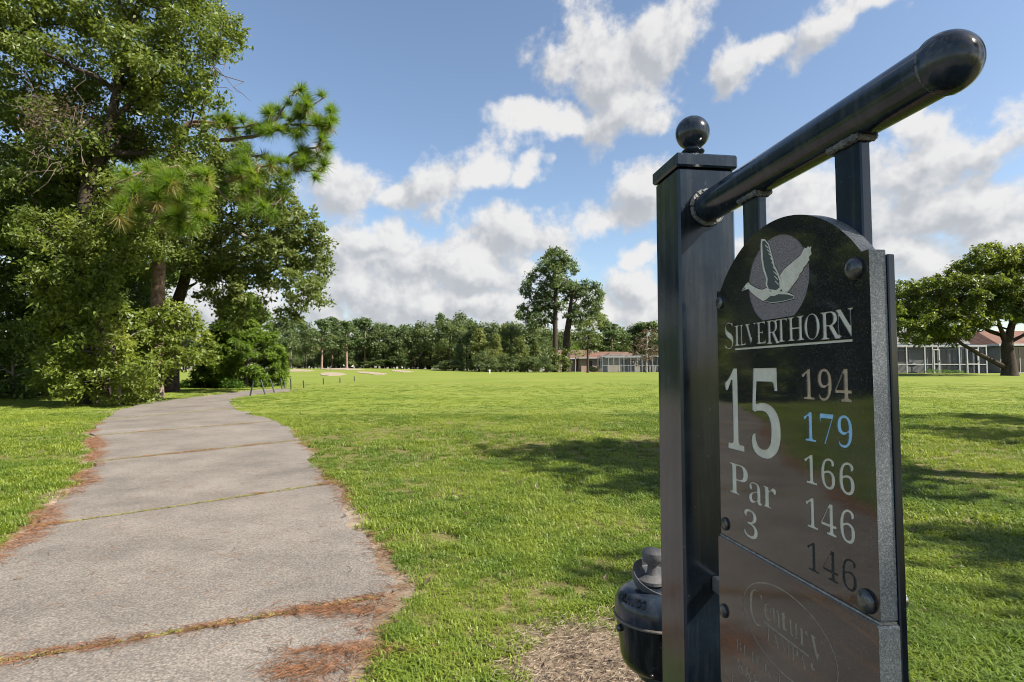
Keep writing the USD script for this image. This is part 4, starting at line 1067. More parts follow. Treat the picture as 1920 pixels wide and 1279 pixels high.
# the oak behind it that reaches out over the lawn
B2 = foot(321, 23.0)
T2 = [B2 - [0, 0, 0.2], sight(322, 690, 23), sight(325, 600, 23), sight(345, 530, 23), sight(362, 450, 23), sight(385, 380, 23), sight(400, 330, 23)]
c2 = px_clumps(rng, [(330, 300), (420, 285), (500, 330), (545, 390), (590, 430), (605, 500), (590, 555), (545, 545), (500, 520), (440, 560), (380, 540), (335, 520), (320, 420)], 70, 22.0, 1.5, 34)
c2 += [(sight(u, v, 21.8), r / FPX * 21.8) for u, v, r in ((600, 470, 22), (612, 505, 16), (590, 545, 22), (560, 580, 22), (545, 560, 18), (575, 400, 20), (595, 430, 18), (530, 590, 18), (555, 600, 12), (470, 580, 26), (430, 600, 26))]
lim2 = [tube(bend(rng, sight(352, 500, 23), sight(u, v, 22.0), 8, wob=0.05, sag=0.05), np.linspace(0.13, 0.03, 8), 8) for u, v in ((470, 400), (560, 500), (520, 440), (450, 480), (590, 470))]
tree("oak_tree", "grey limbed oak spreading out over the path behind the tall pine", B2, T2, [0.30, 0.27, 0.24, 0.20, 0.16, 0.11, 0.06], c2, oak_leaf2, bark_dark, 560, 0.135, 2, groups=10, twig=0.20, limb_r=0.10, extra=[("boughs", cat(lim2), bark_grey)])

# the tall pine with its brushes of needles
B3 = foot(292, 19.6)
T3 = [B3 - [0, 0, 0.2], sight(292, 690, 19.6), sight(296, 560, 19.6), sight(298, 480, 19.6), sight(310, 380, 19.6), sight(325, 280, 19.6), sight(360, 230, 19.5), sight(420, 240, 19.2)]
rng = np.random.default_rng(303)
tufts = []
for (poly, n, y, dep) in (
    ([(470, 215), (520, 195), (555, 160), (600, 175), (632, 190), (622, 260), (612, 330), (585, 335), (545, 310), (575, 265), (540, 245), (480, 255)], 60, 18.6, 0.5),
    ([(205, 330), (260, 300), (330, 310), (400, 320), (410, 380), (395, 430), (340, 440), (300, 400), (255, 430), (215, 400)], 46, 14.4, 0.5),
    ([(400, 300), (470, 280), (545, 300), (550, 350), (520, 400), (450, 390), (405, 360)], 34, 18.4, 0.6),
    ([(400, 215), (470, 215), (500, 250), (440, 270), (400, 250)], 14, 18.8, 0.4),
):
    pg, got = sg.Polygon(poly), []
    while len(got) < n:
        b_ = pg.bounds
        p_ = rng.uniform(b_[:2], b_[2:])
        if pg.contains(sg.Point(p_)):
            got.append(sight(p_[0], p_[1], y + rng.uniform(-dep, dep)))
    tufts.append(got)


def needle_tuft(rng, C, axis, L, n, half=1.25):
    d = rng.normal(size=(n, 3))
    d /= np.linalg.norm(d, axis=1, keepdims=True)
    d = d + axis * rng.uniform(0.35, half, (n, 1))
    d /= np.linalg.norm(d, axis=1, keepdims=True)
    s = rng.normal(size=(n, 3))
    s = np.cross(d, s)
    s /= np.linalg.norm(s, axis=1, keepdims=True)
    start = C - axis * 0.10 * rng.uniform(0, 1, (n, 1))
    tip = start + d * L * rng.uniform(0.75, 1.1, (n, 1)) - [0, 0, 0.05]
    w = 0.0115
    v = np.stack([start - s * w * 0.6, start + s * w * 0.6, tip], 1).reshape(-1, 3)
    f = np.arange(3 * n).reshape(-1, 3)
    return v, f


green, old, twigs = [], [], []
BOUGHS = [
    (18.6, [[(385, 262), (440, 262), (500, 250), (540, 232), (575, 205), (608, 182)], [(500, 250), (530, 205), (556, 165)], [(540, 232), (590, 235), (618, 222)], [(430, 300), (480, 292), (535, 302), (575, 322), (602, 322)], [(535, 302), (560, 282), (595, 276), (610, 258)]]),
    (14.6, [[(305, 400), (315, 360), (300, 335), (260, 325), (215, 345)], [(315, 360), (350, 330), (390, 330)], [(305, 400), (340, 410), (385, 405)], [(305, 400), (270, 395), (230, 400)], [(305, 400), (270, 425)], [(350, 330), (335, 310)]]),
    (18.4, [[(345, 330), (400, 345), (450, 335), (500, 310), (540, 325)], [(450, 335), (480, 370), (515, 385)], [(400, 345), (430, 380)]]),
    (18.8, [[(362, 235), (400, 235), (440, 240), (480, 232)]]),
]
for got, (yb_, lines) in zip(tufts, BOUGHS):
    ends = []
    for li, ln in enumerate(lines):
        y_in = 19.4 if (li == 0 and yb_ > 17) else (19.0 if li == 0 else yb_)
        pts3 = np.array([sight(u, v, yb_ + (y_in - yb_) * max(0.0, 1 - 1.3 * q_ / (len(ln) - 1))) for q_, (u, v) in enumerate(ln)])
        tt = np.linspace(0, 1, len(ln))
        P3 = PchipInterpolator(tt, pts3, axis=0)(np.linspace(0, 1, 14)) + rng.normal(0, 0.015, (14, 3))
        twigs.append(tube(P3, np.linspace(0.075 if li == 0 else 0.045, 0.018, 14), 7))
        ends.append(P3[5 if li == 0 else 3:])
    ends = np.vstack(ends)
    for c in got:
        k_ = np.argmin(np.linalg.norm(ends - c, axis=1))
        e = ends[k_]
        c = e + (c - e) * min(1.0, 0.75 / max(np.linalg.norm(c - e), 1e-6))
        ax = (c - e) / max(np.linalg.norm(c - e), 1e-6) * 0.7 + np.array([0, 0, 0.55]) + rng.normal(size=3) * 0.25
        ax /= np.linalg.norm(ax)
        twigs.append(tube(bend(rng, e, c, 5, sag=-0.08, wob=0.05), np.linspace(0.018, 0.009, 5), 5))
        L = rng.uniform(0.30, 0.50) if c[1] > 17 else rng.uniform(0.26, 0.44)
        green.append(needle_tuft(rng, c, ax, L, int(rng.integers(180, 320))))
        if rng.uniform() < (0.5 if c[1] < 17 else 0.28):
            old.append(needle_tuft(rng, c - ax * 0.16 - [0, 0, 0.05], -ax * 0.3 - np.array([0, 0, 0.6]), L, 75, 0.9))
pine = thing("pine_tree", "tall longleaf pine with a scaly pinkish trunk and bright brushes of needles against the sky", "pine tree", B3)
part(pine, "trunk", shift(wood(T3, [0.25, 0.23, 0.21, 0.20, 0.17, 0.13, 0.09, 0.06], None, B3, 16), B3), bark_pine, smooth=60)
part(pine, "limbs", shift(cat(twigs), B3), bark_pine, smooth=60, kind="stuff")
part(pine, "needles", shift(cat(green), B3), pine_leaf, kind="stuff")
part(pine, "old_needles", shift(cat(old), B3), pine_old, kind="stuff")

# darker oaks behind, closing the grove
rng = np.random.default_rng(404)
B4 = foot(60, 24.5)
c4 = px_clumps(rng, [(-230, 250), (150, 330), (260, 420), (230, 560), (140, 700), (-40, 725), (-230, 720)], 95, 24, 2.6, 52)
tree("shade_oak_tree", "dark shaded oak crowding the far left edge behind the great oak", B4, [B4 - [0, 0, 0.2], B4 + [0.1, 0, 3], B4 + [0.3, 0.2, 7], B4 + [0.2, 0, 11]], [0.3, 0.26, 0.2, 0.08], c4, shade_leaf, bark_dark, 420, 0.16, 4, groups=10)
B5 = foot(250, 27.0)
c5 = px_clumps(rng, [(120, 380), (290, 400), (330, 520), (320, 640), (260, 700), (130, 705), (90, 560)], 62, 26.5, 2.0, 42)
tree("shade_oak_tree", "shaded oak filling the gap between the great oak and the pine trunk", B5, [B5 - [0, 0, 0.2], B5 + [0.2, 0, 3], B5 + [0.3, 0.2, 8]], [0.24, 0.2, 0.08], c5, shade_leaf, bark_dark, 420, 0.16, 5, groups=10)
B6 = foot(-190, 21.0)
c6 = px_clumps(rng, [(-480, -150), (-170, -150), (-160, 600), (-250, 720), (-480, 720)], 80, 20.5, 2.4, 62)
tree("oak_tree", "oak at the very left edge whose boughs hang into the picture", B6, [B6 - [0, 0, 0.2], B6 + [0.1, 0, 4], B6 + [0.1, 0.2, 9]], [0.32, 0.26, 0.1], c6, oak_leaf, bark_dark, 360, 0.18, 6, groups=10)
# saplings with bright leaves in front of the trunks
B7 = foot(228, 16.4)
c7 = px_clumps(rng, [(75, 640), (120, 575), (200, 560), (270, 600), (285, 690), (265, 735), (150, 742), (90, 735)], 46, 16.2, 0.7, 27)
tree("sapling", "bright leafy sapling in front of the great oak's trunk", B7, [B7 - [0, 0, 0.1], B7 + [-0.1, 0, 0.8], B7 + [-0.35, 0, 1.8], B7 + [-0.5, 0.1, 2.5]], [0.05, 0.04, 0.03, 0.012], c7, young_leaf, bark_grey, 520, 0.115, 7, groups=9, limb_r=0.025)
B8 = foot(300, 18.3)
c8 = px_clumps(rng, [(265, 600), (300, 575), (355, 580), (392, 625), (392, 665), (350, 690), (320, 700), (285, 740), (255, 745), (262, 660)], 36, 18.0, 0.7, 24)
tree("sapling", "yellow green sapling between the two trunks beside the path", B8, [B8 - [0, 0, 0.1], B8 + [0.1, 0, 0.9], B8 + [0.35, 0, 1.9], B8 + [0.5, 0.1, 2.4]], [0.05, 0.04, 0.03, 0.012], c8, young_leaf, bark_grey, 520, 0.115, 8, groups=9, limb_r=0.025)
B8b = foot(30, 19.5)
c8b = px_clumps(rng, [(-120, 600), (60, 610), (110, 690), (80, 745), (-40, 748), (-130, 740)], 34, 19.4, 0.8, 34)
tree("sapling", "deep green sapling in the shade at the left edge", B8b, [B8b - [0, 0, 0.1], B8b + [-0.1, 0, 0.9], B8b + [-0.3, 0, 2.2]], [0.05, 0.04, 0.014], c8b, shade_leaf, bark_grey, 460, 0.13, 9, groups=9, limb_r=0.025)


def cone_clumps(rng, u, v_top, v_base, half_px, y, n, r_px, lean=0.0):
    """Clumps over the outside of a rounded cone, as a young bald cypress has them."""
    out = []
    top, bot = sight(u, v_top, y), sight(u, v_base, y)
    h = top[2] - bot[2]
    rmax = half_px / FPX * y
    for k in range(n):
        t = rng.uniform(0.03, 1.0) ** 1.15
        prof = (1 - t ** 1.6) ** 0.75 * (0.80 + 0.2 * min(t / 0.25, 1.0))
        a = rng.uniform(0, 2 * np.pi)
        rr = rmax * prof * rng.uniform(0.72, 1.0)
        out.append((np.array([top[0] + rr * math.cos(a), y + rr * math.sin(a), bot[2] + h * t]), r_px / FPX * y * rng.uniform(0.6, 1.15)))
    return out


rng = np.random.default_rng(505)
B9 = foot(462, 27.5)
c9 = cone_clumps(rng, 457, 556, 724, 80, 27.5, 230, 16)
tree("bald_cypress", "rounded bright green bald cypress beside the bend of the path", B9, [B9 - [0, 0, 0.1], B9 + [0, 0, 2], B9 + [0, 0, 3.9]], [0.10, 0.07, 0.02], c9, cyp_leaf, bark_grey, 1700, 0.12, 10, width=0.42, groups=8, flat=0.6, limb_r=0.02, up=0.8)
B10 = foot(402, 29.0)
c10 = cone_clumps(rng, 402, 632, 712, 30, 29.0, 50, 10)
tree("bald_cypress", "small bald cypress in the shade to the left of the larger one", B10, [B10 - [0, 0, 0.1], B10 + [0, 0, 1], B10 + [0, 0, 2.0]], [0.06, 0.045, 0.015], c10, cyp_leaf, bark_grey, 1500, 0.12, 11, width=0.42, groups=8, flat=0.6, limb_r=0.015, up=0.8)
for k, (u, y, hw, v0, lab) in enumerate(((352, 26.5, 14, 716, "low green shrub nearest the oak trunk"), (378, 27.0, 18, 712, "low green shrub in the middle of the row by the path"), (410, 27.5, 18, 712, "low green shrub next to the small bald cypress"), (436, 26.0, 12, 716, "low green shrub at the foot of the large bald cypress"))):
    b = foot(u, y)
    cl = [(sight(u + rng.uniform(-hw, hw), rng.uniform(v0 + 2, 729), y + rng.uniform(-0.5, 0.5)), rng.uniform(7, 11) / FPX * y) for _ in range(14)]
    th = thing("low_shrub", lab, "shrub", b, group="low shrubs beside the path")
    st = [tube(bend(rng, b, c, 4), np.linspace(0.015, 0.006, 4), 5) for c, _ in cl]
    part(th, "stems", shift(cat(st), b), bark_grey, kind="stuff")
    part(th, "foliage", shift(leafy(rng, cl, 900, 0.075, 0.45, 0.28, 8), b), fern_leaf, kind="stuff")

# ---- the pair of tall pines across the fairway
rng = np.random.default_rng(606)
YP = 84.0


def zpx(x, y):
    return 800 + x / 4.174, 440 + y / 4.174


def pine_crown(rng, pts, y, dep):
    return [(sight(*zpx(x, yy), y + rng.uniform(-dep, dep)), r * 0.92 / 4.174 / FPX * y) for x, yy, r in pts]


pl = [(1010, 150, 60), (960, 190, 55), (1060, 180, 60), (930, 240, 70), (1100, 240, 70), (1030, 300, 80), (890, 300, 55), (820, 330, 55), (790, 390, 45), (770, 440, 50), (800, 480, 40), (1160, 290, 35), (1150, 240, 30), (930, 400, 60), (900, 480, 80), (850, 560, 60), (940, 560, 75), (760, 580, 45), (725, 625, 35), (740, 650, 30), (830, 650, 70), (880, 610, 60), (980, 480, 50), (1080, 380, 50), (960, 350, 40), (820, 700, 40), (1040, 560, 45), (900, 680, 50), (960, 650, 45), (1010, 390, 50), (1000, 240, 60)]
pr_ = [(1150, 420, 70), (1240, 400, 55), (1310, 410, 45), (1340, 450, 45), (1200, 490, 85), (1330, 500, 50), (1260, 560, 75), (1345, 560, 40), (1150, 580, 60), (1090, 480, 50), (1290, 620, 60), (1200, 640, 55), (1350, 640, 45), (1120, 400, 40), (1380, 640, 30), (1370, 470, 25), (1150, 700, 40), (1215, 690, 40), (1290, 685, 35), (1110, 640, 40), (1060, 430, 45)]
for (bu, tops, rads, cl, lab, ud) in (
    (1041, [(1041, 700), (1041, 600), (1042, 540), (1040, 500), (1041, 475)], [0.42, 0.34, 0.27, 0.18, 0.06], pl, "taller pine of the pair across the fairway, with a bare straight trunk", 0.0),
    (1062, [(1061, 700), (1062, 640), (1067, 600), (1070, 570), (1082, 535)], [0.62, 0.50, 0.42, 0.26, 0.08], pr_, "thicker trunked pine of the pair across the fairway, on the right", 1.5)):
    y = YP + ud
    b = foot(bu, y)
    tp = [b - [0, 0, 0.3]] + [sight(u, v, y) for u, v in tops[1:]]
    tree("pine_tree", lab, b, tp, rads, pine_crown(rng, cl, y, 2.2), far_pine, bark_dark, 120, 0.40, 60 + int(ud), groups=16, twig=0.26, width=0.45, flat=0.8, limb_r=0.22, category="pine tree", group="pair of tall pines")
    vine = [(sight(bu + rng.uniform(-6, 5), rng.uniform(655, 694), y - 0.8), 0.55) for _ in range(16)]
    part(stage.GetPrimAtPath(f"/World/pine_tree_{1 + int(ud > 0):03d}").GetPath().pathString, "climbing_vine", shift(leafy(rng, vine, 40, 0.3, 0.6), b), far_light, kind="stuff")

# young broadleaf on a thin stem, right of the pines
b = foot(1102, 74.0)
cl = [(sight(u, v, 74 + rng.uniform(-1.2, 1.2)), r / FPX * 74) for u, v, r in ((1103, 600, 10), (1095, 612, 12), (1112, 610, 12), (1122, 595, 9), (1088, 628, 11), (1102, 630, 13), (1118, 628, 12), (1128, 612, 9), (1096, 646, 10), (1110, 646, 12), (1122, 644, 9), (1088, 645, 7), (1105, 660, 7), (1117, 658, 6), (1130, 600, 6))]
tree("young_tree", "slender broadleaf tree on a thin dark stem in front of the far houses", b, [b - [0, 0, 0.2], sight(1102, 670, 74), sight(1103, 640, 74), sight(1106, 600, 74)], [0.16, 0.13, 0.10, 0.03], cl, far_light, bark_dark, 60, 0.26, 70, groups=14, twig=0.26, limb_r=0.06)
b = foot(1212, 72.0)
cl = [(sight(u, v, 72 + rng.uniform(-1.2, 1.2)), r / FPX * 72) for u, v, r in ((1212, 622, 9), (1222, 618, 9), (1202, 634, 10), (1217, 638, 12), (1230, 632, 10), (1192, 648, 9), (1206, 652, 11), (1222, 654, 12), (1236, 650, 10), (1184, 660, 9), (1198, 664, 11), (1214, 668, 11), (1230, 668, 10), (1180, 674, 7), (1193, 678, 9), (1242, 664, 10))]
tree("brown_tree", "thin brownish tree with grey twigs beside the far screened pool", b, [b - [0, 0, 0.2], sight(1212, 670, 72), sight(1213, 640, 72), sight(1214, 618, 72)], [0.14, 0.11, 0.07, 0.02], cl, brown_leaf, bark_grey, 42, 0.24, 71, groups=14, twig=0.28, limb_r=0.07)
b = foot(1078, 98.0)
cl = [(sight(u, v, 98 + rng.uniform(-0.8, 0.8)), r / FPX * 98) for u, v, r in ((1072, 655, 6), (1080, 651, 7), (1087, 655, 6), (1092, 662, 5), (1068, 662, 5), (1078, 660, 8), (1086, 666, 5))]
tree("garden_tree", "small bright green garden tree above the far house's ridge", b, [b - [0, 0, 0.2], sight(1079, 680, 98), sight(1079, 660, 98)], [0.12, 0.1, 0.05], cl, cyp_leaf, bark_grey, 45, 0.3, 72, groups=12, twig=0.28, limb_r=0.06)

# ---- the wide oak in front of the houses at the right
rng = np.random.default_rng(707)
YR = 43.0
b = foot(1893, YR)


def q6(x, y):
    return 1640 + x / 3.761, 420 + y / 3.761


tp = [b - [0, 0, 0.2], sight(*q6(945, 960), YR), sight(*q6(935, 870), YR), sight(*q6(955, 760), YR), sight(*q6(990, 640), YR), sight(*q6(1050, 480), YR)]
c = px_clumps(rng, [q6(*p) for p in ((130, 560), (170, 450), (300, 410), (440, 400), (540, 390), (580, 290), (680, 260), (700, 180), (790, 150), (900, 190), (1000, 150), (1200, 180), (1300, 400), (1300, 640), (1050, 690), (900, 640), (760, 720), (640, 800), (520, 820), (380, 830), (230, 810), (150, 740))], 215, YR - 0.5, 2.6, 15)
th_lims = [tube(np.array([sight(*q6(*p), YR - d_) for p, d_ in zip(pts, np.linspace(0, dd, len(pts)))]), np.linspace(r0, r1, len(pts)), 8) for pts, r0, r1, dd in (
    ([(920, 1010), (850, 975), (760, 930), (690, 890), (620, 850), (560, 800), (500, 760)], 0.21, 0.07, 1.2),
    ([(930, 860), (900, 790), (860, 770), (780, 740), (700, 715), (620, 700)], 0.17, 0.05, -0.8),
    ([(925, 820), (885, 730), (860, 650), (820, 560), (790, 480)], 0.16, 0.05, 0.8),
    ([(940, 780), (975, 700), (1060, 620), (1150, 540)], 0.16, 0.05, 0.5),
    ([(960, 830), (1040, 790), (1150, 700), (1260, 600)], 0.15, 0.05, 0.2))]
tree("spreading_oak_tree", "wide low oak with several bent limbs in front of the grey house", b, tp, [0.52, 0.42, 0.38, 0.24, 0.18, 0.08], c, right_leaf, bark_dark, 210, 0.24, 80, groups=12, twig=0.24, flat=0.62, limb_r=0.08, extra=[("boughs", cat(th_lims), bark_dark)])

SHADERS = [
    (10.0, -4.0, ((5.8, 10.2), (-4.6, -1.9), (5.0, 8.6)), 30, 0.75, 90, "oak just behind the viewer at the right, shading the marker"),
    (13.5, 4.6, ((7.6, 11.8), (3.0, 6.2), (5.0, 9.0)), 32, 0.75, 92, "oak out of view beside the lawn, shading the grass left of the marker"),
    (13.5, 1.8, ((8.4, 14.6), (-0.6, 2.3), (4.6, 8.4)), 9, 0.7, 93, "oak out of view at the right, shading the grass right of the marker"),
    (21.0, 9.5, ((13.5, 23.5), (6.0, 11.0), (4.5, 9.5)), 20, 0.9, 91, "oak out of view at the right, shading the farther lawn"),
]

# ---- two oaks beyond the picture's right edge, whose shade falls across the sign and the lawn
rng = np.random.default_rng(808)
for (bx, by, cl_box, n, rr, sd, lab) in SHADERS:
    b = np.array([bx, by, float(terrain(bx, by))])
    (x0, x1), (y0, y1), (z0, z1) = cl_box
    cl = []
    while len(cl) < n:
        p = rng.uniform((x0, y0, z0), (x1, y1, z1))
        c_ = np.array([(x0 + x1) / 2, (y0 + y1) / 2, (z0 + z1) / 2])
        if np.linalg.norm((p - c_) / [(x1 - x0) / 2, (y1 - y0) / 2, (z1 - z0) / 2]) < 1:
            cl.append((p, rr * rng.uniform(0.7, 1.2)))
    top = np.array([(x0 + x1) / 2, (y0 + y1) / 2, z1 - 0.5])
    tree("oak_tree", lab, b, [b - [0, 0, 0.2], b + (top - b) * [0.1, 0.1, 0.35], b + (top - b) * [0.6, 0.6, 0.7], top], [0.34, 0.28, 0.18, 0.05], cl, oak_leaf, bark_grey, 110, 0.22, sd, groups=10, limb_r=0.09)

# ------------------------------------------------------------------ the far tree line
def proto_tree(kind, seed):
    """A tree ten metres tall standing on the origin, as a class to be copied. Crown and trunk."""
    rng = np.random.default_rng(seed)
    path = klass(f"{kind}_model_{seed:03d}")
    cl, trunk, rad, mat, bark, size, lp = [], None, None, far_leaf, bark_dark, 0.42, 26
    if kind == "pine":
        lean = rng.uniform(-0.8, 0.8)
        trunk, rad = [(0, 0, -0.3), (lean * 0.3, 0, 4), (lean, 0.1, 9.5)], [0.20, 0.15, 0.04]
        for k in range(22):
            z = rng.uniform(4.2, 9.6)
            t = (z - 4.2) / 5.4
            r = (0.5 + 2.1 * math.sin(min(1, t * 1.1 + 0.18) * math.pi) ** 0.8) * rng.uniform(0.35, 1.0)
            a = rng.uniform(0, 6.28)
            cl.append((np.array([lean * z / 10 + r * math.cos(a), r * math.sin(a), z]), rng.uniform(0.5, 0.85)))
        mat, bark, lp = far_pine, bark_pine, 60
    elif kind == "oak":
        trunk, rad = [(0, 0, -0.3), (0.2, 0, 3), (0.1, 0.1, 8)], [0.22, 0.18, 0.05]
        for k in range(46):
            d = rng.normal(size=3)
            d /= np.linalg.norm(d)
            d[2] = d[2] if d[2] > -0.65 else -d[2]
            c_ = np.array([0, 0, 5.3]) + d * np.array([2.9, 2.9, 4.1]) * rng.uniform(0.65, 1.0)
            cl.append((c_, rng.uniform(0.7, 1.15)))
    elif kind == "cypress":
        trunk, rad = [(0, 0, -0.3), (0, 0, 4), (0, 0, 9.5)], [0.22, 0.15, 0.03]
        for k in range(60):
            t = rng.uniform(0.0, 1.0)
            r = 2.5 * (1 - t) ** 0.6 * (0.7 + 0.3 * min(1, t * 6)) * rng.uniform(0.6, 1.0)
            a = rng.uniform(0, 6.28)
            cl.append((np.array([r * math.cos(a), r * math.sin(a), 0.5 + 9.1 * t]), rng.uniform(0.55, 0.95)))
        mat, lp = far_light, 34
    elif kind == "bush":
        trunk, rad = [(0, 0, -0.3), (0, 0, 3), (0, 0, 6)], [0.3, 0.2, 0.05]
        for k in range(34):
            d = rng.normal(size=3)
            d /= np.linalg.norm(d)
            cl.append((np.array([0, 0, 4.2]) + d * np.array([4.6, 4.6, 4.6]) * rng.uniform(0.5, 1.0), rng.uniform(1.0, 1.7)))
        cl = [(c_, r) for c_, r in cl if c_[2] > 0.3]
        lp, size = 17, 0.55
    tp = np.array(trunk, float)
    part(path, "trunk", wood(tp, rad, None, None, 8), bark, smooth=60)
    nodes = [(tp[0] + (tp[-1] - tp[0]) * t, 0.12) for t in np.linspace(0.4, 0.95, 6)]
    part(path, "limbs", cat(limbs_to(rng, nodes, [c_ for c_, _ in cl], 0.07, sides=4)), bark, kind="stuff")
    part(path, "crown", leafy(rng, cl, lp, size, 0.6, 0.26, 14, 0.8), mat, kind="stuff")
    return path


PROTO = {k: [proto_tree(k, s) for s in range(3)] for k in ("pine", "oak", "cypress", "bush")}
# (column, top row, distance, kind, width factor) read off the photograph
ROW = [
    (528, 590, 92, "oak", 0.9), (545, 602, 104, "pine", 1.1), (560, 597, 110, "pine", 1.0), (574, 606, 100, "oak", 0.9), (588, 612, 116, "pine", 1.1), (603, 600, 96, "pine", 1.2), (622, 596, 108, "pine", 1.15), (636, 604, 118, "oak", 1.0),
    (650, 598, 104, "pine", 1.3), (668, 600, 114, "pine", 1.1), (684, 597, 108, "pine", 1.2), (700, 604, 112, "oak", 1.0), (718, 608, 108, "oak", 1.0), (736, 606, 116, "pine", 1.2), (752, 610, 108, "oak", 1.05), (770, 607, 114, "oak", 1.05),
    (788, 604, 108, "oak", 1.1), (806, 606, 112, "oak", 1.0), (825, 589, 118, "pine", 0.7), (842, 596, 104, "oak", 1.15), (862, 588, 110, "oak", 1.1), (882, 596, 114, "oak", 1.0), (905, 604, 112, "oak", 1.1), (926, 606, 110, "oak", 1.0),
    (946, 604, 106, "cypress", 1.2), (966, 602, 116, "oak", 1.1), (988, 604, 114, "oak", 1.1), (1010, 606, 118, "oak", 1.1), (1032, 612, 122, "oak", 1.1), (1092, 612, 128, "oak", 1.1), (1112, 618, 132, "oak", 1.0), (1132, 600, 130, "pine", 1.2), (1148, 604, 126, "pine", 1.3),
    (1166, 612, 130, "oak", 1.0), (1186, 612, 134, "oak", 1.0), (1204, 606, 132, "pine", 1.4), (1224, 604, 128, "pine", 1.4), (1244, 608, 130, "oak", 1.0), (1062, 616, 126, "oak", 1.1),
]
FRONT = [
    (876, 618, 90, "oak", 0.95), (898, 616, 84, "cypress", 1.05), (930, 626, 82, "cypress", 1.0), (956, 608, 88, "oak", 0.9), (976, 626, 80, "cypress", 1.0), (1004, 640, 82, "cypress", 0.9), (1022, 664, 80, "bush", 0.7), (862, 640, 92, "cypress", 0.9), (850, 676, 86, "bush", 1.2), (912, 660, 79, "bush", 0.9), (948, 662, 79, "bush", 0.9), (990, 668, 78, "bush", 0.9),
]
UNDER = [(u, 655 + (k * 37 % 22), 106 + (k * 13 % 9), "bush", 1.25) for k, u in enumerate(range(540, 880, 24))]
rng = np.random.default_rng(909)
NICE = {"pine": ("pine_tree", "pine tree", "thin trunked pine"), "oak": ("broadleaf_tree", "tree", "round broadleaf tree"), "cypress": ("cypress_tree", "tree", "light green cone shaped cypress"), "bush": ("bush", "bush", "low leafy bush")}
def ordinal(k):
    return f"{k + 1}{'th' if 10 <= (k + 1) % 100 <= 20 else {1: 'st', 2: 'nd', 3: 'rd'}.get((k + 1) % 10, 'th')}"


for rowname, row, where in (("back", sorted(ROW), "in the wood behind the green"), ("front", sorted(FRONT), "left of the pine pair"), ("under", sorted(UNDER), "in the undergrowth behind the bunkers")):
    seen = {}
    for (u, vt, y, kind, wf) in row:
        k = seen.get(kind, 0)
        seen[kind] = k + 1
        b = foot(u, y)
        h = sight(u, vt, y)[2] - b[2]
        s = h / (10.0 if kind != "bush" else 9.2)
        w = s * wf * rng.uniform(0.92, 1.08)
        if kind == "bush":
            w = max(w, 0.42 * wf)
        nm, cg, words_ = NICE[kind]
        copy_of(PROTO[kind][(k + len(row)) % 3], nm, f"{words_} {where}, {ordinal(k)} such from the left", cg, b, rng.uniform(0, 6.28), (w, w, s), group=f"{words_}s {where}")
# woods beyond everything, one mass
woods = UsdGeom.PointInstancer.Define(stage, "/World/distant_woods")
tag(woods.GetPrim(), "far off mass of dark trees along the horizon", None, None, "stuff")
for k, kind in enumerate(("oak", "pine", "oak")):
    ch = f"/World/distant_woods/tree_model_{k:03d}"
    pr = stage.DefinePrim(ch, "Xform")
    pr.GetReferences().AddInternalReference(PROTO[kind][k])
woods.CreatePrototypesRel().SetTargets([Sdf.Path(f"/World/distant_woods/tree_model_{k:03d}") for k in range(3)])
pos, sc, idx, qs = [], [], [], []
for k in range(560):
    a = rng.uniform(-1.15, 1.1)
    r = rng.uniform(150, 210)
    x, y = r * math.sin(a), r * math.cos(a)
    if abs(a) < 0.95 and y < 138:
        y = rng.uniform(138, 170)
    pos.append((x, y, float(terrain(x, y)) - 0.3))
    s = rng.uniform(0.75, 1.02)
    sc.append((s * 1.3, s * 1.3, s * (1.0 if -0.45 < a < 0.3 else 1.0)))
    idx.append(int(rng.integers(0, 3)))
    q_ = rng.uniform(0, 6.28)
    qs.append(Gf.Quath(math.cos(q_ / 2), 0, 0, math.sin(q_ / 2)))
woods.CreatePositionsAttr(Vt.Vec3fArray([Gf.Vec3f(*map(float, p)) for p in pos]))
woods.CreateScalesAttr(Vt.Vec3fArray([Gf.Vec3f(*map(float, p)) for p in sc]))
woods.CreateOrientationsAttr(Vt.QuathArray(qs))
woods.CreateProtoIndicesAttr(Vt.IntArray(idx))

# ------------------------------------------------------------------ bunkers, birds, stakes
sand = rough_look("bunker_sand", (0.17, 0.14, 0.10), (0.24, 0.20, 0.15), scale=0.8, rough=0.95, bump=0.5, bump_scale=6.0, spec=0.1)


def ground_patch(pts_px, lift=0.03, grow=0.0):
    P = np.array([on_ground(u, v) for u, v in pts_px])
    pg = sg.Polygon(P).buffer(0)
    if pg.geom_type != "Polygon":
        pg = max(pg.geoms, key=lambda g: g.area)
    pg = pg.buffer(0.6 + grow).buffer(-0.6)
    return drape(pg, lift, 0.3, 1.0)


for k, (lab, pts) in enumerate((
    ("pale sand bunker nearest the path, below the dark standing bird", [(600, 701), (606, 699), (622, 698.6), (640, 699.5), (650, 702.0), (640, 704), (616, 705.2), (603, 704)]),
    ("long wavy sand bunker in the middle of the green's bank", [(668, 697), (684, 697.2), (700, 698), (714, 699.5), (726, 701), (718, 703), (702, 703), (690, 701), (672, 699.5)]),
    ("sand bunker at the left, half behind the bald cypress", [(530, 694), (556, 692.5), (578, 693.5), (590, 695.5), (570, 697), (540, 697)]),
    ("sand strip on the far side of the green, behind the birds", [(598, 691.4), (640, 690.4), (668, 691.6), (684, 693.2), (650, 693.8), (612, 693.2)]),
    ("sand bunker at the right end of the green, under the lone bird", [(732, 694.6), (750, 694.2), (766, 695.6), (776, 697.6), (756, 698.2), (738, 696.8)]))):
    P = np.array([on_ground(u, v) for u, v in pts])
    m = ground_patch(pts)
    b = np.array([*P.mean(0), 0.0])
    th = thing("sand_bunker", lab, "bunker", b)
    part(th, "sand", shift(m, b), sand, smooth=40)
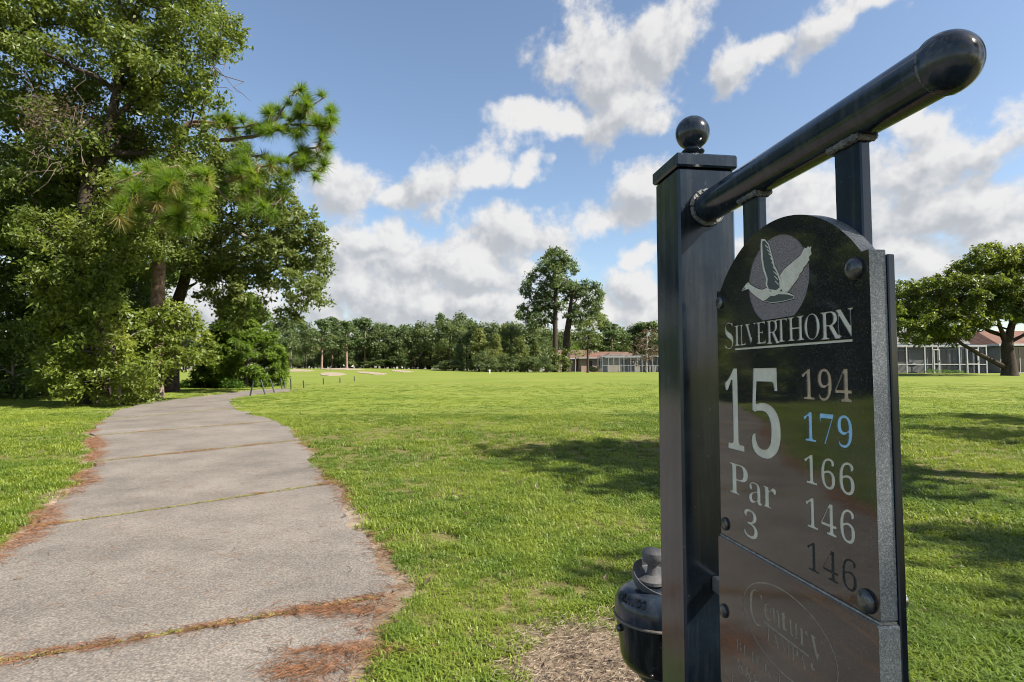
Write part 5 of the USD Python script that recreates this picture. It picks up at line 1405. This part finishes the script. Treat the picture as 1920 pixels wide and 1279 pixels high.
feather = rough_look("pale_feathers", (0.45, 0.45, 0.43), (0.66, 0.66, 0.63), scale=9.0, rough=0.9)
dark_feather = rough_look("dark_feathers", (0.03, 0.03, 0.035), (0.09, 0.09, 0.09), scale=9.0, rough=0.8)


def bird(lab, u, v, y, px_h, dark, yaw):
    b = np.array([*on_ground(u, v), 0.0])
    b[2] = float(terrain(b[0], b[1]))
    H = px_h / FPX * b[1]
    th = thing("wading_bird", lab, "bird", b, yaw, group="birds standing on the putting green")
    bodyc = []
    sp = [((-0.16, 0, 0.62), 0.07), ((0.0, 0, 0.64), 0.13), ((0.14, 0, 0.66), 0.10), ((-0.34, 0, 0.55), 0.03)]
    neck = [((0.14, 0, 0.66), 0.075), ((0.20, 0, 0.78), 0.045), ((0.17, 0, 0.90), 0.035), ((0.20, 0, 0.965), 0.042), ((0.30, 0, 0.945), 0.012)]

    def chain(ps):
        out = m3.Manifold()
        for (p0, r0), (p1, r1) in zip(ps[:-1], ps[1:]):
            a_ = m3.Manifold.sphere(r0, 12).translate(p0)
            c_ = m3.Manifold.sphere(r1, 12).translate(p1)
            out = out + m3.Manifold.batch_hull([a_, c_])
        return out
    bod = (chain(sp) + chain(neck)).scale((H, H * 0.9, H))
    part(th, "body", bod, dark_feather if dark else feather, smooth=60)
    for s_ in (-0.05, 0.05):
        part(th, "leg", tube(np.array([(0.02, s_, 0.58), (0.0, s_, 0.30), (0.03, s_, 0.0)]) * H, 0.016 * H, 6), dark_feather)


bird("dark bird standing in front of the far sand strip", 619.5, 694.6, 100, 9.5, True, 1.2)
bird("pale bird behind the dark one at the wood's edge", 644.5, 690.0, 110, 7.0, False, 2.5)
bird("pale bird standing at the right end of the far sand strip", 660.5, 691.6, 108, 7.5, False, 0.4)
bird("lone pale bird on the right bunker's bank", 754.0, 695.2, 104, 9.0, False, 2.0)
bird("pale bird at the left end of the green near the cypress", 579.5, 692.0, 104, 5.5, False, 0.3)

stake_look = rough_look("dark_stake_paint", (0.010, 0.016, 0.016), (0.03, 0.04, 0.04), scale=8.0, rough=0.5)
ST = [(469.0, 742.5, 475.0, 716.0, "leaning dark stake nearest the path's bend"), (497.0, 739.5, 489.5, 713.5, "second stake by the bend, tipping left"), (514.5, 735.5, 507.0, 712.5, "third stake by the bend, leaning left"), (528.8, 729.5, 526.0, 709.5, "fourth stake by the bend, nearly upright"), (545.8, 729.8, 544.8, 710.5, "thick upright stake where the row turns away from the path"),
      (533.5, 727.5, 532.5, 715.0, "short stake between the two tall ones"), (569.5, 727.5, 568.8, 714.0, "slim stake on the lawn right of the bend"), (606.5, 720.8, 606.2, 709.5, "stake on the lawn in line with the first bunker"), (637.6, 717.6, 637.4, 708.5, "stake on the lawn right of the first bunker"), (664.4, 714.8, 664.4, 706.0, "last stake of the row, farthest out on the lawn")]
for (u0, v0, u1, v1, lab) in ST:
    xy = on_ground(u0, v0)
    b = np.array([*xy, float(terrain(*xy))])
    t_ = sight(u1, v1, xy[1])
    th = thing("rope_stake", "dark " + lab if "dark" not in lab else lab, "stake", b, group="stakes along the bend of the path")
    d_ = t_ - b
    part(th, "shaft", tube([-d_ * 0.2, np.zeros(3), d_ * 0.5, d_], [0.027, 0.026, 0.026, 0.025], 10), stake_look, smooth=40)
    part(th, "cap", tube([d_ * 0.99, d_ * 1.03], [0.032, 0.028], 10), stake_look)
b = np.array([*on_ground(918, 700.5), 0.0])
b[2] = float(terrain(b[0], b[1]))
th = thing("yardage_marker", "small white marker post on the lawn before the cypress clump", "marker", b)
part(th, "post", box(-0.06, 0.06, -0.06, 0.06, 0, 0.42, 0.01), feather)
part(th, "plate", box(-0.09, 0.09, -0.075, -0.0605, 0.28, 0.42, 0.004), feather)

# ------------------------------------------------------------------ houses
def roof_look(name, c1, c2):
    return look(name, {"g": ("geometry", {}), "mp": ("mapping", {"mapping_type": "point", "scale": (3.0, 3.0, 6.0)}), "n": ("noise_texture", {"scale": 1.6, "detail": 5.0}), "w": ("wave_texture", {"bands_direction": "z", "scale": 0.9, "distortion": 0.6}),
                       "r": ("rgb_ramp", {"ramp": [(0.3, c1), (0.7, c2)]}), "b": ("bump", {"strength": 0.5, "distance": 0.03}), "p": ("principled_bsdf", {"roughness": 0.9, "specular_ior_level": 0.2})},
                [("g.position", "n.vector"), ("g.position", "mp.vector"), ("mp.vector", "w.vector"), ("n.fac", "r.fac"), ("r.color", "p.base_color"), ("w.fac", "b.height"), ("b.normal", "p.normal")])


roof_brown = roof_look("brown_shingles", (0.075, 0.047, 0.035), (0.12, 0.078, 0.058))
roof_red = roof_look("red_brown_shingles", (0.085, 0.044, 0.032), (0.13, 0.070, 0.052))
roof_grey = roof_look("grey_shingles", (0.075, 0.072, 0.073), (0.13, 0.123, 0.124))
stucco_pink = rough_look("pink_stucco", (0.23, 0.16, 0.125), (0.29, 0.21, 0.17), scale=1.0, rough=0.95, bump=0.3, bump_scale=20)
stucco_cream = rough_look("cream_stucco", (0.33, 0.29, 0.245), (0.41, 0.37, 0.315), scale=1.0, rough=0.95, bump=0.3, bump_scale=20)
stucco_grey = rough_look("grey_stucco", (0.13, 0.132, 0.14), (0.17, 0.173, 0.18), scale=1.0, rough=0.95, bump=0.3, bump_scale=20)
white_trim = rough_look("white_aluminium", (0.26, 0.265, 0.275), (0.33, 0.335, 0.345), scale=3.0, rough=0.4)
WHITE = white_trim
grey_trim = rough_look("weathered_aluminium", (0.17, 0.175, 0.185), (0.23, 0.235, 0.245), scale=3.0, rough=0.5)
dark_glass = look("dark_window_glass", {"p": ("principled_bsdf", {"base_color": (0.015, 0.018, 0.022), "roughness": 0.05, "specular_ior_level": 0.6})})
screen_look = look("insect_screen", {"t": ("transparent_bsdf", {}), "d": ("diffuse_bsdf", {"color": (0.035, 0.04, 0.045)}), "m": ("mix_closure", {"fac": 0.30})}, [("t.BSDF", "m.closure1"), ("d.BSDF", "m.closure2")], surface="m.closure")
hedge_leaf = leaf_look("hedge_leaves", (0.030, 0.060, 0.012), (0.080, 0.125, 0.022), patch_scale=0.8)


def prism(x0, x1, y0, y1, z0, z1, ridge_x=True, inset=0.0):
    """A gabled (inset 0) or hipped roof."""
    if ridge_x:
        ym = (y0 + y1) / 2
        v = [(x0, y0, z0), (x1, y0, z0), (x1, y1, z0), (x0, y1, z0), (x0 + inset, ym, z1), (x1 - inset, ym, z1)]
        f = [(0, 1, 5), (0, 5, 4), (2, 3, 4), (2, 4, 5), (3, 0, 4), (1, 2, 5), (0, 3, 2), (0, 2, 1)]
    else:
        xm = (x0 + x1) / 2
        v = [(x0, y0, z0), (x1, y0, z0), (x1, y1, z0), (x0, y1, z0), (xm, y0 + inset, z1), (xm, y1 - inset, z1)]
        f = [(0, 1, 4), (1, 2, 5), (1, 5, 4), (2, 3, 5), (3, 0, 4), (3, 4, 5), (0, 3, 2), (0, 2, 1)]
    return np.array(v, float), np.array(f)


def house(lab, b, rz, w, d, h, ridge, wall_mat, roof_mat, gable=None, openings=(), inset=1.6, over=0.45):
    th = thing("house", lab, "house", b, rz)
    part(th, "wall", box(-w / 2, w / 2, 0, d, -0.4, h), wall_mat)
    rf = part(th, "roof", prism(-w / 2 - over, w / 2 + over, -over, d + over, h + 0.003, ridge, True, inset), roof_mat)
    part(rf, "fascia", cat([box(-w / 2 - over - 0.02, w / 2 + over + 0.02, -over - 0.05, -over - 0.002, h - 0.14, h + 0.05), box(-w / 2 - over - 0.05, -w / 2 - over - 0.002, -over, d + over, h - 0.14, h + 0.05)]), white_trim)
    if gable:
        gx0, gx1, gy, gz = gable
        part(th, "gable_wall", box(gx0, gx1, gy, -0.01, -0.4, h), stucco_cream)
        g2 = part(th, "gable_roof", prism(gx0 - 0.3, gx1 + 0.3, gy - 0.35, d * 0.5, h + 0.006, gz, False), roof_mat)
        xm = (gx0 + gx1) / 2
        part(th, "gable_end", (np.array([(gx0 - 0.22, gy - 0.37, h + 0.02), (gx1 + 0.22, gy - 0.37, h + 0.02), (xm, gy - 0.37, gz - 0.02), (gx0 - 0.22, gy - 0.34, h + 0.02), (gx1 + 0.22, gy - 0.34, h + 0.02), (xm, gy - 0.34, gz - 0.02)]), np.array([(0, 1, 2), (5, 4, 3), (0, 3, 4), (0, 4, 1), (1, 4, 5), (1, 5, 2), (2, 5, 3), (2, 3, 0)])), stucco_cream)
        for e0, e1 in (((gx0 - 0.32, h + 0.0), (xm, gz + 0.03)), ((xm, gz + 0.03), (gx1 + 0.32, h + 0.0))):
            part(g2, "barge_board", tube([(e0[0], gy - 0.40, e0[1]), (e1[0], gy - 0.40, e1[1])], 0.10, 4), white_trim)
    for (kind, x0, x1, z0, z1) in openings:
        y = -0.012
        wp = part(th, kind, box(x0, x1, y, 0.02, z0, z1), dark_glass if kind != "garage_door" else stucco_cream)
        t_ = 0.06
        part(wp, "frame", cat([box(x0 - t_, x0, y - 0.05, 0.01, z0 - t_, z1 + t_), box(x1, x1 + t_, y - 0.05, 0.01, z0 - t_, z1 + t_), box(x0, x1, y - 0.05, 0.01, z1, z1 + t_), box(x0, x1, y - 0.05, 0.01, z0 - t_, z0)]), white_trim)
        if x1 - x0 > 1.2 and kind != "garage_door":
            xm = (x0 + x1) / 2
            part(wp, "mullion", box(xm - 0.03, xm + 0.03, y - 0.04, -0.0125, z0, z1), white_trim)
    return th


def cage(lab, b, rz, w, d, h, bays, mid=0.75, hip=0.0, doors=(), t_=0.045, trim=None):
    """A screened pool enclosure: posts, rails and screens."""
    th = thing("screen_enclosure", lab, "screen enclosure", b, rz)
    white_trim = trim or WHITE
    xs_ = bays
    for x in xs_:
        part(th, "post", box(x - t_, x + t_, -t_, t_, -0.2, h), white_trim)
    for y_ in np.linspace(d / 3, d, 3):
        for x in (xs_[0], xs_[-1]):
            part(th, "post", box(x - t_, x + t_, y_ - t_, y_ + t_, -0.2, h), white_trim)
    part(th, "top_rail", box(xs_[0] - 0.06, xs_[-1] + 0.06, -0.06, 0.06, h + 0.001, h + 0.14), white_trim)
    for x0, x1 in zip(xs_[:-1], xs_[1:]):
        part(th, "chair_rail", box(x0 + t_, x1 - t_, -0.03, 0.03, mid - 0.035, mid + 0.035), white_trim)
        part(th, "screen", box(x0 + t_, x1 - t_, -0.004, 0.004, -0.1, h), screen_look)
    for x in xs_:
        part(th, "roof_beam", tube([(x, 0.062, h + 0.07), (x, d * 0.5, h + hip), (x, d, h + hip)], 0.055, 4), white_trim)
    part(th, "cross_beam", box(xs_[0], xs_[-1], d * 0.5 - 0.05, d * 0.5 + 0.05, h + hip + 0.058, h + hip + 0.15), white_trim)
    for x in (xs_[0], xs_[-1]):
        part(th, "side_rail", box(x - 0.03, x + 0.03, 0.061, d, h - 0.08, h), white_trim)
        part(th, "side_screen", box(x - 0.004, x + 0.004, 0.05, d, -0.1, h - 0.09), screen_look)
    for (x0, x1) in doors:
        dr = part(th, "screen_door", cat([box(x0, x0 + 0.09, -0.07, -0.031, 0.0, 2.05), box(x1 - 0.09, x1, -0.07, -0.031, 0.0, 2.05), box(x0 + 0.09, x1 - 0.09, -0.07, -0.031, 1.96, 2.05), box(x0 + 0.09, x1 - 0.09, -0.07, -0.031, 0.72, 0.82)]), white_trim)
        part(dr, "handle", box(x1 - 0.07, x1 - 0.03, -0.10, -0.0705, 0.95, 1.1), dark_glass)
    return th


# far houses seen past the pines
y = 112.0
b = foot(1088, y)
house("pinkish far house with a cream gable between the pines and the young tree", b, 0.05, 9.4, 9.0, 2.55, 4.35, stucco_pink, roof_brown, gable=(0.6, 4.3, -2.2, 4.0), openings=(("garage_door", -3.6, -1.3, 0.0, 2.1), ("window", -0.6, 0.2, 0.9, 2.0)))
y = 104.0
b = foot(1141, y)
house("far house with a long low reddish roof behind the screened pool", b, -0.04, 9.6, 10.0, 2.5, 3.75, stucco_pink, roof_red, openings=(("window", -3.6, -2.8, 0.6, 2.0), ("window", -1.8, 0.4, 0.9, 1.9)), inset=3.2)
y = 90.0
b = foot(1188, y)
x_of = lambda u: along(u, 90.0) - along(1188, 90.0)
cage("far screened pool enclosure with pale posts beside the brownish tree", b, 0.0, 9, 5.0, 2.3, [x_of(u) for u in (1129, 1141, 1151, 1161, 1170, 1183, 1196, 1204, 1212, 1224, 1236, 1248)], 1.0, 0.25, t_=0.04, trim=grey_trim)
b = foot(1168, 96.0)
house("pale far house wall with dark sliding doors inside the screened pool", b, 0.0, 5.0, 6.0, 2.4, 3.4, stucco_cream, roof_brown, openings=(("sliding_door", -0.2, 1.9, 0.05, 2.05),), inset=1.5)
b = foot(1111, 92.0)
th = thing("hedge", "dark clipped hedge in front of the far houses, right of the young tree", "hedge", b)
part(th, "foliage", leafy(np.random.default_rng(3), [(np.array([x, rng.uniform(-.3, .3), z]), 0.28) for x in np.linspace(-0.6, 0.8, 9) for z in (0.25, 0.55)], 260, 0.14, 0.5, 0.35, 10), hedge_leaf, kind="stuff")
part(th, "stems", cat([tube([(x, 0, -0.1), (x, 0, 0.5)], 0.03, 5) for x in np.linspace(-0.6, 0.8, 6)]), bark_grey, kind="stuff")

# the near houses at the right
YH = 50.0
xr = lambda u: along(u, YH) - along(1765, YH)
b = foot(1765, YH)
cage("white framed screen enclosure across the back of the grey house", b, 0.0, 12, 4.2, 2.25, [xr(u) for u in (1672, 1700.6, 1735, 1749.5, 1759.7, 1799.6, 1812.9, 1835.5, 1850.5)], 0.75, 0.30, doors=((xr(1749.5) + 0.05, xr(1759.7) + 0.12), (xr(1813), xr(1835))))
b = foot(1760, 54.4)
house("grey stucco house with a grey shingle roof behind the white screen enclosure", b, 0.0, 9.6, 9.0, 2.45, 4.3, stucco_grey, roof_grey, openings=(("window", -3.9, -2.7, 0.9, 2.0), ("sliding_door", -1.0, 1.4, 0.05, 2.1), ("sliding_door", 2.5, 4.1, 0.05, 2.1)), inset=2.6)
b = foot(1962, 51.5)
house("neighbouring house with a red brown roof behind the wide oak's trunk", b, 0.0, 8.0, 9.0, 2.5, 4.0, stucco_grey, roof_red, openings=(("sliding_door", -3.2, -1.4, 0.05, 2.2), ("window", -0.6, 1.2, 0.6, 2.1)), inset=2.0)
b = foot(1768, 48.6)
th = thing("hedge", "low bright green hedge at the foot of the white screen enclosure", "hedge", b)
part(th, "foliage", leafy(np.random.default_rng(4), [(np.array([x, rng.uniform(-.2, .2), 0.14 + 0.1 * (abs(x + 0.9) < 0.5)]), 0.17) for x in np.linspace(-1.3, 1.6, 22)], 420, 0.075, 0.5, 0.35, 10), fern_leaf, kind="stuff")
part(th, "stems", cat([tube([(x, 0, -0.1), (x, 0, 0.2)], 0.012, 5) for x in np.linspace(-1.2, 1.5, 8)]), bark_grey, kind="stuff")
b = foot(1710, 51.2)
th = thing("patio_grill", "small black grill on the patio inside the white screen enclosure", "grill", b)
part(th, "stand", cat([box(-0.30, 0.30, -0.22, 0.22, 0.0, 0.10), box(-0.05, 0.05, -0.05, 0.05, 0.101, 0.5)]), dark_glass)
part(th, "hood", trimesh.creation.icosphere(2, 0.34).apply_scale([1.1, 0.8, 0.62]).apply_translation([0, 0, 0.72]), stake_look, smooth=True)
part(th, "shelf", box(0.40, 0.75, -0.15, 0.15, 0.62, 0.66), white_trim)

# ------------------------------------------------------------------ grass, straw, fallen pine needles
grass_look = look("grass_blades", {
    "g": ("geometry", {}), "o": ("object_info", {}), "n": ("noise_texture", {"scale": 0.55, "detail": 4.0, "roughness": 0.6}), "n2": ("noise_texture", {"scale": 3.5, "detail": 3.0}),
    "a": ("math", {"math_type": "multiply_add", "value2": 0.34, "value3": -0.17}), "s": ("math", {"math_type": "add"}), "s1": ("math", {"math_type": "multiply_add", "value2": 0.45, "value3": -0.22}), "s2": ("math", {"math_type": "add", "use_clamp": True}),
    "r": ("rgb_ramp", {"ramp": [(0.22, (0.088, 0.140, 0.014)), (0.48, (0.182, 0.228, 0.028)), (0.74, (0.272, 0.288, 0.058))]}),
    "w": ("white_noise_texture", {"dimensions": "1D"}), "lt": ("math", {"math_type": "less_than", "value2": 0.22}), "dry": ("mix", {"mix_type": "mix", "color2": (0.30, 0.245, 0.115)}),
    "h": ("hsv", {"saturation": 1.1, "value": 1.35, "hue": 0.495, "fac": 1.0}), "p": ("principled_bsdf", {"roughness": 0.5, "specular_ior_level": 0.35}), "t": ("translucent_bsdf", {}), "m": ("mix_closure", {"fac": 0.35}),
}, [("g.position", "n.vector"), ("g.position", "n2.vector"), ("g.random_per_island", "a.value1"), ("a.value", "s.value1"), ("n.fac", "s.value2"), ("n2.fac", "s1.value1"), ("s1.value", "s2.value1"), ("s.value", "s2.value2"), ("s2.value", "r.fac"),
    ("g.random_per_island", "w.w"), ("w.value", "lt.value1"), ("lt.value", "dry.fac"), ("r.color", "dry.color1"), ("dry.color", "p.base_color"), ("dry.color", "h.color"), ("h.color", "t.color"), ("p.BSDF", "m.closure1"), ("t.BSDF", "m.closure2")], surface="m.closure")
straw_look = rough_look("dry_straw", (0.085, 0.066, 0.048), (0.24, 0.195, 0.148), scale=35.0, rough=0.85, spec=0.15)
rust_look = rough_look("fallen_needles", (0.055, 0.028, 0.015), (0.165, 0.080, 0.042), scale=25.0, rough=0.85, spec=0.15)
moss_look = rough_look("joint_weeds", (0.085, 0.085, 0.02), (0.17, 0.15, 0.05), scale=25.0, rough=0.9, spec=0.1)
mulch_look = rough_look("bark_litter", (0.03, 0.018, 0.012), (0.12, 0.075, 0.05), scale=25.0, rough=0.9, spec=0.15)
twig_look = rough_look("fallen_twigs", (0.05, 0.035, 0.025), (0.14, 0.10, 0.075), scale=25.0, rough=0.9, spec=0.15)


def blades(rng, n, spread, h, w, lean=0.5):
    a = rng.uniform(0, 2 * np.pi, n)
    r = spread * np.sqrt(rng.uniform(0, 1, n))
    base = np.stack([r * np.cos(a), r * np.sin(a), np.full(n, -0.008)], 1)
    yaw = rng.uniform(0, 2 * np.pi, n)
    d = np.stack([np.cos(yaw), np.sin(yaw), np.zeros(n)], 1)
    s = np.stack([-np.sin(yaw), np.cos(yaw), np.zeros(n)], 1)
    L = h * rng.uniform(0.5, 1.15, n)[:, None]
    ln = lean * rng.uniform(0.2, 1.3, n)[:, None]
    mid = base + L * 0.55 * (d * np.minimum(ln, 1.2) * 0.6 + [0, 0, 1.0])
    tip = base + L * (d * np.minimum(ln, 1.1) * 1.15 + np.array([0, 0, 1.0]) * (1.0 - 0.55 * np.minimum(ln, 1.5)))
    W = w * rng.uniform(0.7, 1.2, n)[:, None] * 0.5
    v = np.stack([base - s * W, base + s * W, mid + s * W * 0.9, mid - s * W * 0.9, tip], 1).reshape(-1, 3)
    k = np.arange(n)[:, None] * 5
    f = np.concatenate([k + [0, 1, 2], k + [0, 2, 3], k + [3, 2, 4]], 0)
    return v, f


def instancer(name, label, models, mat, P, S, yaw, which, tilt=None):
    pi = UsdGeom.PointInstancer.Define(stage, f"/World/{name}")
    tag(pi.GetPrim(), label, None, None, "stuff")
    tg = []
    for k, mm in enumerate(models):
        pth = f"/World/{name}/tuft_model_{k:03d}"
        usdkit.mesh(stage, pth, mm, mat)
        tg.append(Sdf.Path(pth))
    pi.CreatePrototypesRel().SetTargets(tg)
    pi.CreatePositionsAttr(Vt.Vec3fArray.FromNumpy(P.astype(np.float32)))
    pi.CreateScalesAttr(Vt.Vec3fArray.FromNumpy(S.astype(np.float32)))
    pi.CreateOrientationsAttr(Vt.QuathArray([Gf.Quath(float(c), 0.0, 0.0, float(s)) for c, s in zip(np.cos(yaw / 2), np.sin(yaw / 2))]))
    pi.CreateProtoIndicesAttr(Vt.IntArray.FromNumpy(which.astype(np.int32)))


rng = np.random.default_rng(1212)
models = [blades(np.random.default_rng(40 + k), 26, 0.055, (0.052, 0.062, 0.048, 0.070)[k], 0.0050, (1.25, 1.0, 1.5, 0.9)[k]) for k in range(4)]
wide = [blades(np.random.default_rng(60 + k), 34, 0.16, (0.060, 0.070)[k], 0.011, 0.7) for k in range(2)]
PATH_IN = PATH_POLY.buffer(-0.03)
shapely.prepare(PATH_IN)


def lawn_points(rng, y0, y1, per_m2, margin=1.5):
    A = (y1 - y0) * (0.98 * (y0 + y1) + 2 * margin)
    n = int(A * per_m2)
    y = np.sqrt(rng.uniform(0, 1, n) * (y1 ** 2 - y0 ** 2) + y0 ** 2)
    x = rng.uniform(-1, 1, n) * (0.98 * y + margin)
    P = np.stack([x, y], 1)
    return P[~shapely.contains_xy(PATH_IN, x, y)]


def keep_where_green(rng, P):
    bare_ = np.maximum(np.maximum(bare_right(P) * 1.0, bare_left(P) * 0.92), dry_amount(P) * 1.05)
    thin = meshkit.fbm(np.column_stack([P * 1.7, np.zeros(len(P))]), 3, 23)
    return P[(rng.uniform(0, 1, len(P)) > bare_) & (rng.uniform(0, 1, len(P)) < smoothstep(0.24, 0.44, thin) * 0.6 + 0.4)]


allP, allS, allW = [], [], []
for (y0, y1, dens, s0) in ((0.4, 2.0, 160, 1.0), (2.0, 4.5, 640, 0.95), (4.5, 8.0, 340, 1.05), (8.0, 14.0, 120, 1.25)):
    P = keep_where_green(rng, lawn_points(rng, y0, y1, dens))
    lush = meshkit.fbm(np.column_stack([P * 0.9, np.zeros(len(P))]), 3, 29)
    s = s0 * (0.45 + 1.05 * lush) * rng.uniform(0.75, 1.25, len(P))
    s = s * (1 + 0.35 * smoothstep(1.2, 2.2, P[:, 0]) * smoothstep(7, 4, P[:, 1]))
    allP.append(np.column_stack([P, terrain(P[:, 0], P[:, 1]) - 0.004]))
    allS.append(np.column_stack([s * 1.05, s * 1.05, s]))
    allW.append(rng.integers(0, 4, len(P)))
P, Sx, Wk = np.vstack(allP), np.vstack(allS), np.concatenate(allW)
instancer("grass", "short mown grass of the near lawn", models, grass_look, P, Sx, rng.uniform(0, 6.28, len(P)), Wk)
allP, allS, allW = [], [], []
for (y0, y1, dens, s0) in ((12.5, 20.0, 40, 0.9), (20.0, 34.0, 16, 1.0)):
    P = lawn_points(rng, y0, y1, dens)
    thin = meshkit.fbm(np.column_stack([P * 0.6, np.zeros(len(P))]), 3, 33)
    P = P[rng.uniform(0, 1, len(P)) < smoothstep(0.25, 0.55, thin) * 0.4 + 0.6]
    s = s0 * rng.uniform(0.5, 1.1, len(P)) * (1 - 0.6 * smoothstep(24, 34, P[:, 1]))
    allP.append(np.column_stack([P, terrain(P[:, 0], P[:, 1]) - 0.006]))
    allS.append(np.column_stack([s * 1.1, s * 1.1, s * 0.6]))
    allW.append(rng.integers(0, 2, len(P)))
P, Sx, Wk = np.vstack(allP), np.vstack(allS), np.concatenate(allW)
instancer("far_grass", "grass of the lawn farther off", wide, grass_look, P, Sx, rng.uniform(0, 6.28, len(P)), Wk)


def strips(rng, P, L, w, flat=0.12, z=0.004, yaw=None, bow=0.12, stack=0.01):
    """Needles, straws or twigs lying about: thin bowed strips with a little height."""
    n = len(P)
    yaw = rng.uniform(0, 2 * np.pi, n) if yaw is None else yaw
    L = L * rng.uniform(0.45, 1.2, n)
    d = np.stack([np.cos(yaw), np.sin(yaw), rng.normal(0, flat, n)], 1)
    s = np.stack([-np.sin(yaw), np.cos(yaw), np.zeros(n)], 1)
    zz = terrain(P[:, 0], P[:, 1]) + z + np.abs(rng.normal(0, stack, n))
    c = np.column_stack([P, zz])
    bw = rng.normal(0, bow, n)[:, None] * L[:, None]
    a, b = c - d * L[:, None] / 2, c + d * L[:, None] / 2
    a[:, 2], b[:, 2] = np.maximum(a[:, 2], zz - stack * 0.2), np.maximum(b[:, 2], zz - stack * 0.2)
    m = c + s * bw
    m[:, 2] += w * 0.8
    v = np.stack([a, m - s * w / 2, m + s * w / 2, b, m + [0, 0, w * 0.7]], 1).reshape(-1, 3)
    k = np.arange(n)[:, None] * 5
    f = np.concatenate([k + [0, 1, 4], k + [0, 4, 2], k + [3, 4, 1], k + [3, 2, 4]], 0)
    return v, f


def stuff(name, label, mesh, mat):
    p = usdkit.mesh(stage, f"/World/{name}", mesh, mat)
    tag(p.GetPrim(), label, None, None, "stuff")


# straw round the sign
x = rng.uniform((-0.6, 0.2), (2.2, 3.6), (60000, 2))
x = x[~shapely.contains_xy(PATH_IN, x[:, 0], x[:, 1])]
x = x[rng.uniform(0, 1, len(x)) < dry_amount(x) * 0.62]
stuff("dry_straw", "bleached dead grass round the foot of the ball washer", strips(rng, x, 0.055, 0.0035, 0.35, 0.006, stack=0.012), straw_look)
x = rng.uniform((1.1, 1.5), (1.75, 2.6), (1500, 2))
stuff("bark_litter", "dark bark and leaf litter beside the granite panel", strips(rng, x[rng.uniform(0, 1, len(x)) < 0.6 * dry_amount(x)], 0.04, 0.012, 0.3, 0.006), mulch_look)


def beside(rng, line, lo, hi, n, side, y0=1.5, y1=14.0, seed=0, thr=0.45, taper=True):
    """Points scattered to one side of an edge of the path, in drifts."""
    sel = line[(line[:, 1] > y0) & (line[:, 1] < y1)]
    t = np.gradient(sel, axis=0)
    t /= np.linalg.norm(t, axis=1, keepdims=True)
    nrm = np.stack([-t[:, 1], t[:, 0]], 1) * side
    k = rng.integers(0, len(sel), n)
    drift = meshkit.fbm(np.column_stack([sel * 1.5, np.full(len(sel), 3.0)]), 3, seed)
    ok = rng.uniform(0, 1, n) < smoothstep(thr - 0.12, thr + 0.14, drift[k])
    k = k[ok]
    off = lo + (hi - lo) * rng.beta(1.6, 2.2, len(k)) * (0.4 + 1.1 * drift[k])
    return sel[k] + nrm[k] * off[:, None] + rng.normal(0, 0.03, (len(k), 2))


pts = [beside(rng, LEFT_E, -0.06, 0.20, 6500, -1, 2.2, 12.0, 61, 0.40), beside(rng, RIGHT_E, -0.10, 0.10, 2600, 1, 1.8, 12.0, 67, 0.52)]
jl, weeds = [], []
for i, (il, ir) in enumerate(cuts[3:8]):
    a, b = LEFT_E[il], RIGHT_E[ir]
    n = (1200, 1300, 800, 450, 250)[i]
    t = rng.uniform(0, 1, n)
    dr = meshkit.fbm(np.column_stack([t * 5, np.full(n, i * 7.0), np.zeros(n)]), 3, 71 + i)
    ok = rng.uniform(0, 1, n) < smoothstep(0.46, 0.62, dr + (0.14 if i == 0 else 0.0) * (t > 0.68) - 0.10 * (abs(t - 0.55) < 0.1))
    q_ = a + (b - a) * t[ok][:, None]
    jl.append(q_ + rng.normal(0, 1, (len(q_), 2)) * [0.04, 0.018] * (0.45 + 1.3 * dr[ok])[:, None])
    tw = rng.uniform(0, 1, 700)
    weeds.append(a + (b - a) * tw[:, None] + rng.normal(0, 0.006, (700, 2)))
heap = np.vstack([rng.normal(0, 1, (380, 2)) * [0.17, 0.05] + on_ground(622, 1150), rng.normal(0, 1, (300, 2)) * [0.10, 0.06] + on_ground(570, 1262), rng.normal(0, 1, (260, 2)) * [0.16, 0.03] + on_ground(655, 1225)])
loose = fill_polygon_pts(rng, sg.box(-4, 2, -0.2, 12).intersection(PATH_POLY.buffer(-0.05)), 240)
pts = np.vstack(pts + jl + [heap, loose])
stuff("pine_needles", "rust coloured fallen pine needles along the path's edges and joints", strips(rng, pts, 0.13, 0.0028, 0.06, 0.014, bow=0.10, stack=0.006), rust_look)
wd = np.vstack(weeds)
stuff("joint_weeds", "olive moss and weeds growing in the path's joints", strips(rng, wd, 0.035, 0.006, 0.4, 0.008, stack=0.006), moss_look)
lv = np.column_stack([rng.uniform(-1.5, 5.5, 420), rng.uniform(2.0, 9.0, 420)])
lv = lv[~shapely.contains_xy(PATH_IN, lv[:, 0], lv[:, 1])]
lz = np.column_stack([lv, terrain(lv[:, 0], lv[:, 1]) + rng.uniform(0.012, 0.035, len(lv))])
vq, fq = leaf_mesh(rng, lz, 0.05, None, 0.5, 1.6, 0.0)
stuff("fallen_leaves", "scattered brown leaves lying in the lawn", (vq, fq), brown_leaf)
tw = np.array([on_ground(*p) for p in ((180, 1083), (295, 1078), (318, 905), (330, 1090), (655, 1075), (518, 1137), (40, 1085), (440, 1036), (600, 995))])
stuff("fallen_twigs", "a few small dark twigs lying on the path", strips(rng, np.repeat(tw, 2, 0) + rng.normal(0, 0.03, (18, 2)), 0.12, 0.005, 0.02, 0.018, bow=0.15), twig_look)
